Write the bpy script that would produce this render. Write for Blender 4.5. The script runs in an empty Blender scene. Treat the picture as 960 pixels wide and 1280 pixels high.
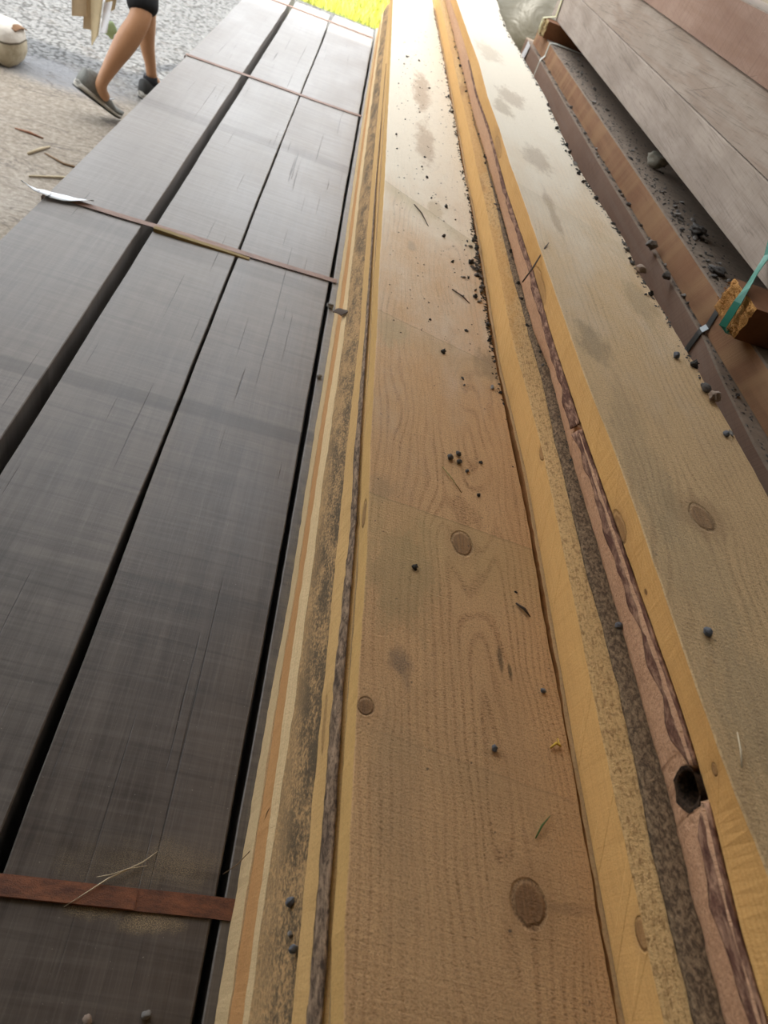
import bpy, bmesh, math, random
import numpy as np
from mathutils import Vector, Matrix, noise

C = bpy.context.scene.collection
SC = bpy.context.scene
random.seed(7)
NOI = noise.noise

# ------------------------------------------------------------------ camera
R = ((0.953531, -0.22651, -0.198676), (0.021561, 0.709013, -0.704866), (0.300523, 0.667828, 0.680949))
cam = bpy.data.objects.new('camera', bpy.data.cameras.new('camera'))
C.objects.link(cam)
M = Matrix(R).to_4x4(); M.translation = Vector((0, 0, 1.5))
cam.matrix_world = M
cd = cam.data
cd.sensor_fit = 'VERTICAL'; cd.sensor_height = 9.6; cd.sensor_width = 7.2
cd.lens = 850 / 1280 * 9.6
cd.clip_start = 0.02; cd.clip_end = 300
cd.dof.use_dof = True; cd.dof.focus_distance = 0.92; cd.dof.aperture_fstop = 2.2
SC.camera = cam

# ------------------------------------------------------------------ light
SC.view_settings.view_transform = 'Standard'; SC.view_settings.look = 'None'
SC.view_settings.exposure = 0.1; SC.view_settings.gamma = 1.0
SC.view_settings.use_curve_mapping = False
w = bpy.data.worlds.new('sky'); SC.world = w; w.use_nodes = True
bg = w.node_tree.nodes['Background']
bg.inputs[0].default_value = (0.93, 0.965, 1.0, 1); bg.inputs[1].default_value = 3.15
sun = bpy.data.objects.new('sun', bpy.data.lights.new('sun', 'SUN')); C.objects.link(sun)
sun.data.energy = 6.0; sun.data.angle = 0.02; sun.data.color = (1, 0.94, 0.82)
sun.rotation_euler = (math.radians(32), 0, math.radians(-8))


# ------------------------------------------------------------------ helpers
def mesh_obj(name, verts, faces, mats, parent=None, loc=(0, 0, 0), midx=None, smooth=None):
    me = bpy.data.meshes.new(name)
    L = Vector(loc)
    me.from_pydata([tuple(Vector(v) - L) for v in verts], [], faces)
    for m in (mats if isinstance(mats, (list, tuple)) else [mats]):
        me.materials.append(m)
    if midx is not None:
        me.polygons.foreach_set('material_index', list(midx))
    if smooth is True:
        me.polygons.foreach_set('use_smooth', [True] * len(me.polygons))
    elif smooth is not None:
        me.polygons.foreach_set('use_smooth', list(smooth))
    me.update()
    o = bpy.data.objects.new(name, me)
    C.objects.link(o)
    if parent is not None:
        o.parent = parent
        o.location = L - parent.location
    else:
        o.location = L
    return o


def tag(o, label, cat, group=None):
    o['label'] = label; o['category'] = cat
    if group: o['group'] = group
    return o


def struct(o):
    o['kind'] = 'structure'; return o


def thing(name, label, cat, loc=(0, 0, 0), group=None):
    o = bpy.data.objects.new(name, None); C.objects.link(o); o.location = loc
    o.empty_display_size = 0.05
    return tag(o, label, cat, group)


def box_vf(x0, x1, y0, y1, z0, z1):
    v = [(x0, y0, z0), (x1, y0, z0), (x1, y1, z0), (x0, y1, z0), (x0, y0, z1), (x1, y0, z1), (x1, y1, z1), (x0, y1, z1)]
    f = [(3, 2, 1, 0), (4, 5, 6, 7), (0, 1, 5, 4), (1, 2, 6, 5), (2, 3, 7, 6), (3, 0, 4, 7)]
    return v, f


def stations(y0, y1):
    ys = []; y = y0
    while y < y1 - 1e-6:
        ys.append(y)
        y += 0.008 if y < 1.0 else (0.014 if y < 1.8 else 0.03)
    ys.append(y1)
    return ys


def loft(name, ys, prof, mats, segm, parent=None, loc=(0, 0, 0), segs_smooth=None, disp=None, close=True):
    """prof(y) -> list of (x, z); consecutive points make strips along the length; segm = material of each strip"""
    rows = [prof(y) for y in ys]
    n = len(rows[0]); V = []
    for y, r in zip(ys, rows):
        for k, (x, z) in enumerate(r):
            p = (x, y, z)
            V.append(disp(k, p) if disp else p)
    F = []; mi = []; sm = []
    nk = n if close else n - 1
    for i in range(len(ys) - 1):
        for k in range(nk):
            a = i * n + k; b = i * n + (k + 1) % n
            F.append((a, b, b + n, a + n)); mi.append(segm[k]); sm.append(bool(segs_smooth and segs_smooth[k]))
    if close:
        F.append(tuple(range(n - 1, -1, -1))); F.append(tuple(range((len(ys) - 1) * n, len(ys) * n)))
        mi += [segm[0]] * 2; sm += [False] * 2
    return mesh_obj(name, V, F, mats, parent, loc, mi, sm)


def tube(name, pts, rad, mat, parent=None, n=6, loc=(0, 0, 0), smooth=True):
    pts = [Vector(p) for p in pts]
    if not hasattr(rad, '__len__'): rad = [rad] * len(pts)
    V = []; F = []
    for i, p in enumerate(pts):
        d = (pts[min(i + 1, len(pts) - 1)] - pts[max(i - 1, 0)]).normalized()
        a = d.cross(Vector((0, 0, 1)))
        if a.length < 1e-3: a = d.cross(Vector((1, 0, 0)))
        a.normalize(); b = d.cross(a)
        for k in range(n):
            t = 2 * math.pi * k / n
            V.append(p + (a * math.cos(t) + b * math.sin(t)) * rad[i])
    for i in range(len(pts) - 1):
        for k in range(n):
            a0 = i * n + k; b0 = i * n + (k + 1) % n
            F.append((a0, b0, b0 + n, a0 + n))
    F.append(tuple(range(n - 1, -1, -1))); F.append(tuple(range((len(pts) - 1) * n, len(pts) * n)))
    return mesh_obj(name, V, F, mat, parent, loc, None, smooth)


def ribbon(name, pts, side, width, thick, mat, parent=None, loc=(0, 0, 0)):
    """flat strap along pts; side = vector across the strap per point (or one); thickness along path x side"""
    pts = [Vector(p) for p in pts]; V = []; F = []
    for i, p in enumerate(pts):
        s = Vector(side[i] if isinstance(side[0], (tuple, list, Vector)) else side).normalized()
        d = (pts[min(i + 1, len(pts) - 1)] - pts[max(i - 1, 0)]).normalized()
        nrm = d.cross(s).normalized()
        for a, b in ((-1, 0), (1, 0), (1, 1), (-1, 1)):
            V.append(p + s * (a * width / 2) + nrm * (b * thick))
    for i in range(len(pts) - 1):
        for k in range(4):
            a0 = i * 4 + k; b0 = i * 4 + (k + 1) % 4
            F.append((a0, b0, b0 + 4, a0 + 4))
    F.append((3, 2, 1, 0)); e = (len(pts) - 1) * 4; F.append((e, e + 1, e + 2, e + 3))
    return mesh_obj(name, V, F, mat, parent, loc)


def fix_normals(o):
    bm = bmesh.new(); bm.from_mesh(o.data)
    bmesh.ops.recalc_face_normals(bm, faces=bm.faces[:]); bm.to_mesh(o.data); bm.free()
    return o


# ------------------------------------------------------------------ node builder
class G:
    def __init__(s, name):
        s.m = bpy.data.materials.new(name); s.m.use_nodes = True
        s.t = s.m.node_tree; s.b = s.t.nodes['Principled BSDF']
        s.co = s.t.nodes.new('ShaderNodeTexCoord').outputs['Object']
        sp = s.t.nodes.new('ShaderNodeSeparateXYZ'); s.t.links.new(s.co, sp.inputs[0])
        s.x, s.y, s.z = sp.outputs

    def put(s, sock, v):
        if isinstance(v, bpy.types.NodeSocket): s.t.links.new(v, sock)
        elif v is not None:
            if sock.type == 'RGBA' and len(v) == 3: v = (*v, 1)
            sock.default_value = v

    def math(s, op, a, b=None, c=None, clamp=False):
        n = s.t.nodes.new('ShaderNodeMath'); n.operation = op; n.use_clamp = clamp
        for i, v in enumerate((a, b, c)):
            if v is not None: s.put(n.inputs[i], v)
        return n.outputs[0]

    def add(s, a, b): return s.math('ADD', a, b)
    def sub(s, a, b): return s.math('SUBTRACT', a, b)
    def mul(s, a, b): return s.math('MULTIPLY', a, b)

    def vec(s, x, y, z=0.0):
        n = s.t.nodes.new('ShaderNodeCombineXYZ')
        for i, v in enumerate((x, y, z)): s.put(n.inputs[i], v)
        return n.outputs[0]

    def noise(s, v, scale=1.0, det=2, rough=0.5, dist=0.0):
        n = s.t.nodes.new('ShaderNodeTexNoise')
        s.put(n.inputs['Vector'], v); n.inputs['Scale'].default_value = scale
        n.inputs['Detail'].default_value = det; n.inputs['Roughness'].default_value = rough
        n.inputs['Distortion'].default_value = dist
        return n.outputs[0]

    def vor(s, v, scale, feat='F1', out='Distance'):
        n = s.t.nodes.new('ShaderNodeTexVoronoi'); n.feature = feat
        s.put(n.inputs['Vector'], v); n.inputs['Scale'].default_value = scale
        return n.outputs[out]

    def rng(s, v, a, b, c=0.0, d=1.0, smooth=True):
        n = s.t.nodes.new('ShaderNodeMapRange')
        n.interpolation_type = 'SMOOTHSTEP' if smooth else 'LINEAR'
        s.put(n.inputs[0], v)
        for i, k in enumerate((a, b, c, d)): n.inputs[i + 1].default_value = k
        return n.outputs[0]

    def mix(s, f, a, b, mode='MIX'):
        n = s.t.nodes.new('ShaderNodeMix'); n.data_type = 'RGBA'; n.blend_type = mode
        s.put(n.inputs[0], f); s.put(n.inputs[6], a); s.put(n.inputs[7], b)
        return n.outputs[2]

    def ell(s, u, v, cu, cv, ru, rv, wob=None):
        a = s.mul(s.sub(u, cu), 1 / ru); b = s.mul(s.sub(v, cv), 1 / rv)
        d = s.math('SQRT', s.add(s.mul(a, a), s.mul(b, b)))
        return s.add(d, wob) if wob is not None else d

    def done(s, col, rough=0.8, bump=None, spec=0.3, metal=0.0):
        s.put(s.b.inputs['Base Color'], col); s.put(s.b.inputs['Roughness'], rough)
        s.b.inputs['Specular IOR Level'].default_value = spec; s.b.inputs['Metallic'].default_value = metal
        if bump is not None:
            n = s.t.nodes.new('ShaderNodeBump'); n.inputs['Distance'].default_value = 1.0
            n.inputs['Strength'].default_value = 1.0
            s.put(n.inputs['Height'], bump); s.t.links.new(n.outputs[0], s.b.inputs['Normal'])
        return s.m


def plain(name, col, rough=0.7, var=0.25, scale=40, bump=0.0, spec=0.3, metal=0.0):
    g = G(name)
    n = g.noise(g.co, scale, 4, 0.6)
    c = g.mix(n, tuple(x * (1 - var) for x in col), tuple(min(1, x * (1 + var)) for x in col))
    return g.done(c, rough, g.mul(n, bump) if bump else None, spec, metal)


def pine(name, light, dark, seed=0, axis='x', off=(0, 0), knots=(), stains=(), ring=150, u0=0.1, d0=0.05,
         ringamt=0.5, saw=0.0004, fuzz=0.0006, fuzzscale=420, dirt=0.0, sawrow=330, slant=0.12, blot=0.35, cut=0.0, dapple=0.0, far_light=None, ticks=0.0, scarps=(), gritamt=0.42):
    """rough sawn pine: growth rings seen as flame grain, saw marks, fuzzy fibres, knots, stains with their own shape"""
    g = G(name)
    u = g.x if axis == 'x' else g.z
    v = g.y
    lo = g.noise(g.vec(g.mul(u, 3.0), g.mul(v, 0.9), seed), 1.6, 3, 0.55)
    wob = g.mul(g.sub(g.noise(g.vec(u, v, seed + 3.1), 55, 3, 0.6), 0.5), 0.55)
    U = u; kmask = []
    for (cu, cv, ru, rv, dk) in knots:
        d = g.ell(u, v, cu - off[0], cv - off[1], ru, rv)
        e = g.math('POWER', 2.718, g.mul(g.mul(d, d), -0.10))
        U = g.sub(U, g.mul(g.mul(g.sub(u, cu - off[0]), e), 0.75))
        kmask.append((g.add(d, g.mul(wob, 0.9)), dk))
    dep = g.add(d0, g.mul(g.sub(lo, 0.5), 0.26))
    du = g.sub(U, u0)
    r = g.math('SQRT', g.add(g.mul(du, du), g.mul(dep, dep)))
    jit = g.noise(g.vec(g.mul(u, 40), g.mul(v, 7), seed + 1.7), 1.0, 3, 0.6)
    ph = g.add(g.mul(r, ring * 6.283), g.add(g.mul(wob, 1.6), g.mul(g.sub(jit, 0.5), 4.5)))
    band = g.rng(g.math('SINE', ph), 0.1, 1.0)
    bmod = g.rng(g.noise(g.vec(g.mul(u, 16), g.mul(v, 4), seed + 4.4), 1.0, 3, 0.6), 0.32, 0.68)
    tick = g.rng(g.noise(g.vec(g.mul(u, 230), g.mul(v, 480), seed + 6), 1.0, 2, 0.6), 0.50, 0.62)
    fib = g.noise(g.vec(g.mul(u, 330), g.mul(v, 14), seed), 1.0, 3, 0.65)
    big = g.noise(g.vec(g.mul(u, 9), g.mul(v, 3.5), seed + 7), 1.0, 5, 0.65)
    sawn = g.noise(g.vec(g.mul(u, 9), g.mul(g.add(v, g.mul(u, slant)), sawrow), seed), 1.0, 3, 0.65)
    ridges = g.noise(g.vec(g.mul(u, 30), g.mul(g.add(v, g.mul(u, slant * 3)), sawrow * 0.09), seed + 2), 1.0, 3, 0.6)
    grit = g.noise(g.vec(u, g.mul(v, 0.8), seed), fuzzscale, 4, 0.75)
    c = g.mix(g.mul(g.mul(band, g.add(0.25, g.mul(bmod, 0.75))), ringamt), light, dark)
    c = g.mix(g.mul(g.rng(big, 0.35, 0.75), blot), c, tuple(a * 0.84 * b for a, b in zip(dark, (1.0, 1.0, 1.0))))
    c = g.mix(g.mul(g.rng(fib, 0.4, 0.75), 0.22), c, tuple(a * 0.6 for a in dark))
    tk = g.mul(g.mul(band, tick), bmod)
    c = g.mix(g.mul(tk, ticks), c, tuple(a * 0.42 for a in dark))
    c = g.mix(g.mul(g.rng(sawn, 0.45, 0.75), 0.2), c, tuple(min(1, a * 1.15) for a in light))
    c = g.mix(g.mul(g.rng(grit, 0.50, 0.66), gritamt), c, tuple(a * 0.5 for a in dark))
    c = g.mix(g.mul(g.rng(grit, 0.48, 0.30), 0.25), c, tuple(min(1, a * 1.2) for a in light))
    if dapple:
        dn = g.noise(g.vec(g.mul(u, 260), g.mul(v, 90), seed + 5), 1.0, 3, 0.7)
        c = g.mix(g.mul(g.rng(dn, 0.5, 0.66), dapple), c, (0.27, 0.14, 0.05))
    if far_light:  # brighter daylight at the far end, painted in as a paler colour
        va, vb, wc, wst = far_light
        wm = g.rng(g.add(v, g.mul(g.sub(big, 0.5), 1.2)), va, vb)
        c = g.mix(g.mul(wm, wst), c, wc)
    for (cu, cv, ru, rv, col, st) in stains:
        d = g.ell(u, v, cu - off[0], cv - off[1], ru, rv, g.mul(g.sub(g.noise(g.vec(g.mul(u, 42), g.mul(v, 15), seed + cu * 9), 1.0, 5, 0.75), 0.5), 2.2))
        f = g.mul(g.rng(d, 1.1, 0.45), g.add(st * 0.55, g.mul(g.rng(grit, 0.3, 0.7), st * 0.45)))
        c = g.mix(f, c, col)
    for (v0, k, ext, col, st) in scarps:
        dv = g.sub(g.add(v0, g.add(g.mul(u, k), g.mul(wob, 0.012))), v)
        inside = g.mul(g.rng(dv, -0.001, 0.0015), g.rng(dv, ext, ext * 0.2))
        c = g.mix(g.mul(inside, g.mul(g.add(0.45, g.mul(bmod, 0.55)), st)), c, col)
        ln = g.mul(g.rng(dv, -0.0018, 0.0), g.rng(dv, 0.0022, 0.0))
        c = g.mix(g.mul(ln, st), c, tuple(q * 0.5 for q in col))
    kb = None
    for d, dk in kmask:
        core = g.rng(d, 1.12, 0.78)
        rings = g.rng(g.math('SINE', g.add(g.mul(d, 13.0), g.mul(wob, 8.0))), -0.5, 1.0)
        kc = g.mix(g.mul(rings, 0.5), (0.26, 0.135, 0.06), (0.14, 0.07, 0.035))
        kc = g.mix(g.rng(fib, 0.45, 0.7), kc, (0.09, 0.05, 0.03))
        c = g.mix(g.mul(core, 0.8 * dk), c, kc)
        rim = g.mul(g.rng(d, 0.82, 1.0), g.rng(d, 1.20, 1.04))
        c = g.mix(g.mul(g.mul(rim, g.rng(grit, 0.35, 0.6)), 0.75 * dk), c, (0.07, 0.035, 0.018))
        halo = g.rng(d, 2.4, 0.9)
        c = g.mix(g.mul(halo, 0.25 * dk), c, (0.28, 0.15, 0.065))
        hb = g.add(g.mul(rim, -0.0012), g.mul(g.mul(core, fib), 0.0012))
        kb = hb if kb is None else g.add(kb, hb)
    if dirt:
        sp = g.noise(g.vec(u, v, seed + 11), 120, 2, 0.5)
        c = g.mix(g.mul(g.rng(sp, 0.70, 0.78), dirt), c, (0.06, 0.05, 0.042))
    h = g.add(g.mul(sawn, saw), g.mul(grit, fuzz * 1.3))
    h = g.add(h, g.mul(ridges, saw * 2.2))
    h = g.sub(h, g.mul(tk, 0.0006 * ticks))
    if cut:
        ct = g.noise(g.vec(g.mul(u, 4), g.mul(g.sub(v, g.mul(u, 1.1)), 26), seed), 1.0, 1, 0.4)
        h = g.add(h, g.mul(g.rng(ct, 0.56, 0.6), cut))
    if kb is not None: h = g.add(h, kb)
    return g.done(c, 0.82, h, 0.22)


def bark(name, dark, light, seed=0, scale=150, stretch=0.35, amp=0.0022, th=(0.35, 0.65)):
    g = G(name)
    n = g.noise(g.vec(g.x, g.mul(g.y, stretch), g.mul(g.z, 1.0)), scale, 5, 0.7, 0.4)
    n2 = g.noise(g.vec(g.x, g.mul(g.y, stretch), g.add(g.z, seed)), scale * 3, 3, 0.7)
    c = g.mix(g.rng(n, *th), dark, light)
    c = g.mix(g.mul(g.rng(n2, 0.5, 0.7), 0.5), c, tuple(a * 0.35 for a in dark))
    return g.done(c, 0.9, g.add(g.mul(n, amp), g.mul(n2, amp * 0.4)), 0.2)


def hardwood(name, a, b, dust, seed=0, sticks=(), sawdust=(), dustamt=0.5, rough=(0.42, 0.6), spec=0.45, cross=0.35, cracks=0.6, far_light=None):
    """dark sawn decking plank: long grain, faint cross saw lines, grey dust, sticker marks across"""
    g = G(name)
    u, v = g.x, g.y
    gr = g.noise(g.vec(g.mul(u, 70), g.mul(v, 2.2), seed), 1.0, 4, 0.6, 0.3)
    fi = g.noise(g.vec(g.mul(u, 620), g.mul(v, 16), seed), 1.0, 2, 0.6)
    cr = g.noise(g.vec(g.mul(u, 7), g.mul(g.add(v, g.mul(u, 0.05)), 150), seed), 1.0, 3, 0.6)
    cb = g.noise(g.vec(g.mul(u, 3), g.mul(v, 34), seed + 4), 1.0, 2, 0.6)
    bl = g.noise(g.vec(g.mul(u, 5), g.mul(v, 2.5), seed + 9), 1.0, 4, 0.6)
    c = g.mix(g.rng(gr, 0.3, 0.7), a, b)
    c = g.mix(g.mul(g.rng(bl, 0.4, 0.75), 0.5), c, tuple(x * 1.5 for x in b))
    br = g.noise(g.vec(g.mul(u, 2), g.mul(g.add(v, g.mul(u, 0.08)), 75), seed + 31), 1.0, 3, 0.7)
    c = g.mix(g.mul(g.rng(br, 0.48, 0.70), 0.45), c, tuple(x * 0.55 for x in a))
    dm = g.mul(g.add(g.rng(cr, 0.4, 0.75, 0, cross), g.add(g.rng(cb, 0.4, 0.7, 0, cross * 0.7), g.rng(fi, 0.45, 0.75, 0, 0.4))), dustamt)
    c = g.mix(dm, c, dust)
    if far_light:  # far sky sheen and daylight mixed into the plank colour
        wm = g.rng(g.add(v, g.mul(g.sub(bl, 0.5), 1.5)), *far_light)
        c = g.mix(g.mul(wm, g.add(0.35, g.mul(cr, 0.5))), c, (0.40, 0.372, 0.345))
    ck = g.noise(g.vec(g.mul(u, 150), g.mul(v, 1.6), seed + 15), 1.0, 2, 0.5, 0.6)
    ckm = g.rng(ck, 0.70, 0.73)
    c = g.mix(g.mul(ckm, cracks), c, (0.012, 0.010, 0.009))
    wn = g.mul(g.sub(g.noise(g.vec(u, v, seed), 30, 3, 0.6), 0.5), 1.0)
    for (cv, hw, st) in sticks:
        d = g.add(g.mul(g.math('ABSOLUTE', g.sub(v, g.add(cv, g.mul(u, -0.04)))), 1 / hw), g.mul(wn, 0.5))
        c = g.mix(g.mul(g.rng(d, 1.1, 0.7), st), c, tuple(x * 0.45 for x in a))
    for (cu, cv, ru, rv, st) in sawdust:
        d = g.ell(u, v, cu, cv, ru, rv, g.mul(wn, 1.6))
        sp = g.noise(g.vec(u, v, 3), 900, 2, 0.7)
        c = g.mix(g.mul(g.rng(d, 1.1, 0.2), g.mul(g.rng(sp, 0.42, 0.62), st)), c, (0.42, 0.31, 0.17))
    dots = g.noise(g.vec(u, v, seed + 21), 330, 1, 0.5)
    c = g.mix(g.mul(g.rng(dots, 0.76, 0.80), 0.6), c, (0.35, 0.31, 0.26))
    h = g.add(g.mul(gr, 0.0006), g.add(g.mul(fi, 0.00012), g.mul(cr, 0.00025)))
    h = g.sub(h, g.mul(ckm, 0.0008))
    return g.done(c, g.rng(bl, 0.3, 0.7, rough[0], rough[1]), h, spec)


def timber(name, a, b, seed=0, slant=0.0, lines=140, streak=(30, 2.0), streakcol=None, crack=0.0, bandy=0.0, bandcol=None, fib=0.3, swamt=0.3, dgs=-0.22):
    """big timber seen on its left face: u = height, v = length"""
    g = G(name)
    u, v = g.z, g.y
    vs = g.add(v, g.mul(u, slant))
    sw = g.noise(g.vec(g.mul(u, 6), g.mul(vs, lines), g.add(g.x, seed)), 1.0, 3, 0.65)
    st = g.noise(g.vec(g.mul(u, streak[0]), g.mul(v, streak[1]), g.add(g.x, seed + 3)), 1.0, 4, 0.6, 0.8)
    bl = g.noise(g.vec(g.mul(u, 7), g.mul(v, 3), seed + 5), 1.0, 4, 0.6)
    dg = g.noise(g.vec(g.mul(g.add(u, g.mul(v, dgs)), 170), g.mul(g.add(v, u), 5), g.add(g.x, seed)), 1.0, 4, 0.6, 1.4)
    c = g.mix(g.rng(bl, 0.3, 0.7), a, b)
    c = g.mix(g.mul(g.rng(st, 0.4, 0.7), 0.45), c, streakcol or tuple(x * 0.6 for x in a))
    c = g.mix(g.mul(g.rng(sw, 0.45, 0.75), swamt), c, tuple(x * 0.55 for x in a))
    c = g.mix(g.mul(g.rng(dg, 0.5, 0.72), fib), c, tuple(x * 0.5 for x in a))
    if bandy:
        bn = g.noise(g.vec(g.mul(u, 2), g.mul(vs, bandy), seed + 8), 1.0, 2, 0.5)
        c = g.mix(g.mul(g.rng(bn, 0.42, 0.66), 0.75), c, bandcol)
    h = g.add(g.mul(sw, 0.0006), g.mul(dg, 0.0006))
    if crack:
        ck = g.noise(g.vec(g.mul(g.add(u, g.mul(v, 0.30)), 90), g.mul(v, 1.1), seed + 13), 1.0, 2, 0.5, 0.5)
        km = g.rng(ck, 0.70, 0.725)
        c = g.mix(g.mul(km, crack), c, (0.02, 0.015, 0.012))
        h = g.sub(h, g.mul(km, 0.001))
    return g.done(c, 0.8, h, 0.25)


# ------------------------------------------------------------------ traced outlines of the boards (length y, across x)
def trace(s):
    a = np.array([float(t) for t in s.split()]).reshape(-1, 2)
    return lambda y: float(np.interp(y, a[:, 0], a[:, 1]))


E0 = trace("-.6 .084 .2 .089 .49 .094 .63 .099 1.0 .1 1.42 .105 2.3 .105 3.2 .105 4.5 .112")
E2 = trace("-.6 .1 .2 .1 .5 .099 .9 .102 1.24 .107 1.5 .108 2 .106 2.8 .107 4.5 .113")
E3 = trace("-.6 .103 .17 .104 .42 .107 .7 .109 1.2 .113 2 .111 4.5 .118")
E4 = trace("-.6 .13 .16 .13 .5 .13 .8 .131 1.14 .135 1.4 .132 2 .13 3.2 .13 4.5 .135")
E5 = trace("-.6 .133 .15 .133 .37 .132 .6 .137 .76 .133 1.07 .135 1.3 .134 1.73 .131 4.5 .134")
E6 = trace("-.6 .142 .15 .142 .36 .14 .6 .141 1.04 .138 1.7 .134 4.5 .134")
E7 = trace("-.6 .146 .08 .146 .14 .143 .34 .143 .5 .145 .7 .142 1 .142 1.2 .14 1.6 .141 2.2 .139 2.8 .137 4 .131 5.6 .128")
E8 = trace("-.6 .36 .16 .361 .34 .362 .48 .359 .61 .361 .77 .357 1.08 .352 1.34 .356 1.77 .358 2.0 .354 2.28 .356 2.63 .353 3.07 .352 3.64 .347 4.43 .341 5.6 .336")
RA = trace("-.6 .3655 .3 .3665 .5 .369 .72 .371 .91 .364 1.0 .360 1.24 .362 1.64 .364 1.85 .361 2.1 .362 2.44 .360 3.0 .358 4.1 .351 5.6 .344")
RB = trace("-.6 .383 .2 .385 .35 .390 .5 .386 .9 .388 1.0 .385 1.23 .376 1.64 .378 2.1 .368 3 .366 4.1 .362 5.6 .358")
RC = trace("-.6 .395 .15 .402 .24 .406 .45 .404 .7 .398 .9 .4 1.0 .389 1.6 .384 1.85 .381 2.1 .374 3 .371 4.0 .367 5.6 .363")
RD = trace("-.6 .388 .13 .389 .25 .398 .4 .392 .52 .387 .65 .382 .9 .38 1.13 .381 1.48 .371 1.9 .371 2.2 .363 2.6 .367 3.05 .366 3.7 .356 5.6 .352")
RE = trace("-.6 .393 .13 .394 .22 .402 .3 .403 .41 .398 .52 .393 .65 .387 .9 .38 1.12 .381 1.47 .372 1.9 .373 2.2 .364 2.55 .369 3.03 .367 3.66 .357 5.6 .352")
RF = trace("-.6 .4 .1 .4 .21 .392 .3 .389 .5 .389 .6 .387 .76 .379 1.03 .375 1.36 .371 1.53 .367 1.75 .368 2.01 .363 2.37 .369 2.8 .362 3.4 .356 5.6 .352")
RG = trace("-.6 .59 .7 .59 .86 .589 1.0 .583 1.16 .572 1.3 .58 1.52 .562 1.71 .553 2.28 .569 2.65 .563 3.1 .551 3.46 .559 3.8 .578 4.1 .582 5.6 .57")


def wb(y, k, amp=0.0009, f=38):
    return amp * NOI((y * f, k * 7.3, 0.3)) + amp * 0.6 * NOI((y * f * 4, k * 3.1, 9.3))


# ------------------------------------------------------------------ setting: ground, shed
def ground_mat():
    g = G('rough concrete yard')
    v = g.vec(g.x, g.y, 0.0)
    big = g.noise(v, 1.3, 4, 0.6)
    fine = g.noise(v, 38, 5, 0.75)
    rip = g.noise(g.vec(g.mul(g.add(g.x, g.mul(g.y, 0.25)), 9), g.mul(g.y, 26), 1.0), 1.0, 4, 0.7, 0.8)
    peb = g.vor(v, 42)
    pc = g.vor(v, 42, 'F1', 'Color')
    far = g.rng(g.add(g.y, g.add(g.mul(g.x, -0.15), g.mul(g.sub(big, 0.5), 1.1))), 4.35, 4.85)
    near = g.mix(g.rng(fine, 0.35, 0.68), (0.26, 0.215, 0.165), (0.44, 0.38, 0.31))
    near = g.mix(g.mul(g.rng(rip, 0.5, 0.72), 0.4), near, (0.20, 0.165, 0.125))
    near = g.mix(g.mul(g.rng(big, 0.45, 0.75), 0.4), near, (0.48, 0.44, 0.39))
    stone = g.mix(g.noise(pc, 3.0, 0), (0.11, 0.11, 0.11), (0.29, 0.29, 0.285))
    stone = g.mix(g.rng(peb, 0.45, 0.8), stone, (0.07, 0.068, 0.066))
    c = g.mix(far, near, stone)
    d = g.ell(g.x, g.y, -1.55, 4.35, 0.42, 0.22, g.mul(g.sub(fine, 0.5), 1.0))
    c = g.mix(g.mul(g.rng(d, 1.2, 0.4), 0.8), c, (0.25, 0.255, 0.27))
    cr = g.noise(g.vec(g.mul(g.x, 1.2), g.mul(g.y, 3.5), 4), 1.0, 4, 0.6, 1.0)
    ck = g.mul(g.rng(cr, 0.485, 0.5), g.rng(cr, 0.515, 0.5))
    c = g.mix(g.mul(ck, 0.55), c, (0.12, 0.10, 0.085))
    h = g.add(g.mul(fine, 0.010), g.add(g.mul(rip, 0.012), g.mul(g.mul(g.math('SUBTRACT', 1.0, peb), far), 0.012)))
    return g.done(c, 0.85, h, 0.25)


v, f = box_vf(-14, 5, -6, 8.6, -0.2, 0.0)
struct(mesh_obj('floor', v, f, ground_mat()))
turf_soil = plain('turf soil', (0.16, 0.20, 0.05), 0.9, 0.4, 12)
v, f = box_vf(-14, 9, 8.62, 40, -0.2, -0.01)
struct(mesh_obj('trim_1', v, f, turf_soil))


def grass():
    V = []; F = []; rr = random.Random(3)
    for i in range(15000):
        t = rr.random() ** 1.6
        y = 8.66 + t * 7.5; x = rr.uniform(-4.5, 3.4)
        h = rr.uniform(0.05, 0.13); a = rr.uniform(0, 6.28); wd = rr.uniform(0.006, 0.012)
        lx, ly = rr.uniform(-.06, .06), rr.uniform(-.06, .06)
        dx, dy = math.cos(a) * wd, math.sin(a) * wd
        k = len(V)
        V += [(x - dx, y - dy, -0.02), (x + dx, y + dy, -0.02), (x + dx * .7 + lx * .4, y + dy * .7 + ly * .4, h * .6),
              (x - dx * .7 + lx * .4, y - dy * .7 + ly * .4, h * .6), (x + lx, y + ly, h)]
        F += [(k, k + 1, k + 2, k + 3), (k + 3, k + 2, k + 4)]
    g = G('sunlit grass blades')
    c = g.mix(g.noise(g.co, 3.0, 3), (0.50, 0.52, 0.06), (0.80, 0.76, 0.22))
    m = g.done(c, 0.6, None, 0.3)
    o = mesh_obj('grass', V, F, m)
    o['kind'] = 'stuff'
    return tag(o, 'sunlit yellow green grass beyond the far ends of the planks', 'grass')


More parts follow.
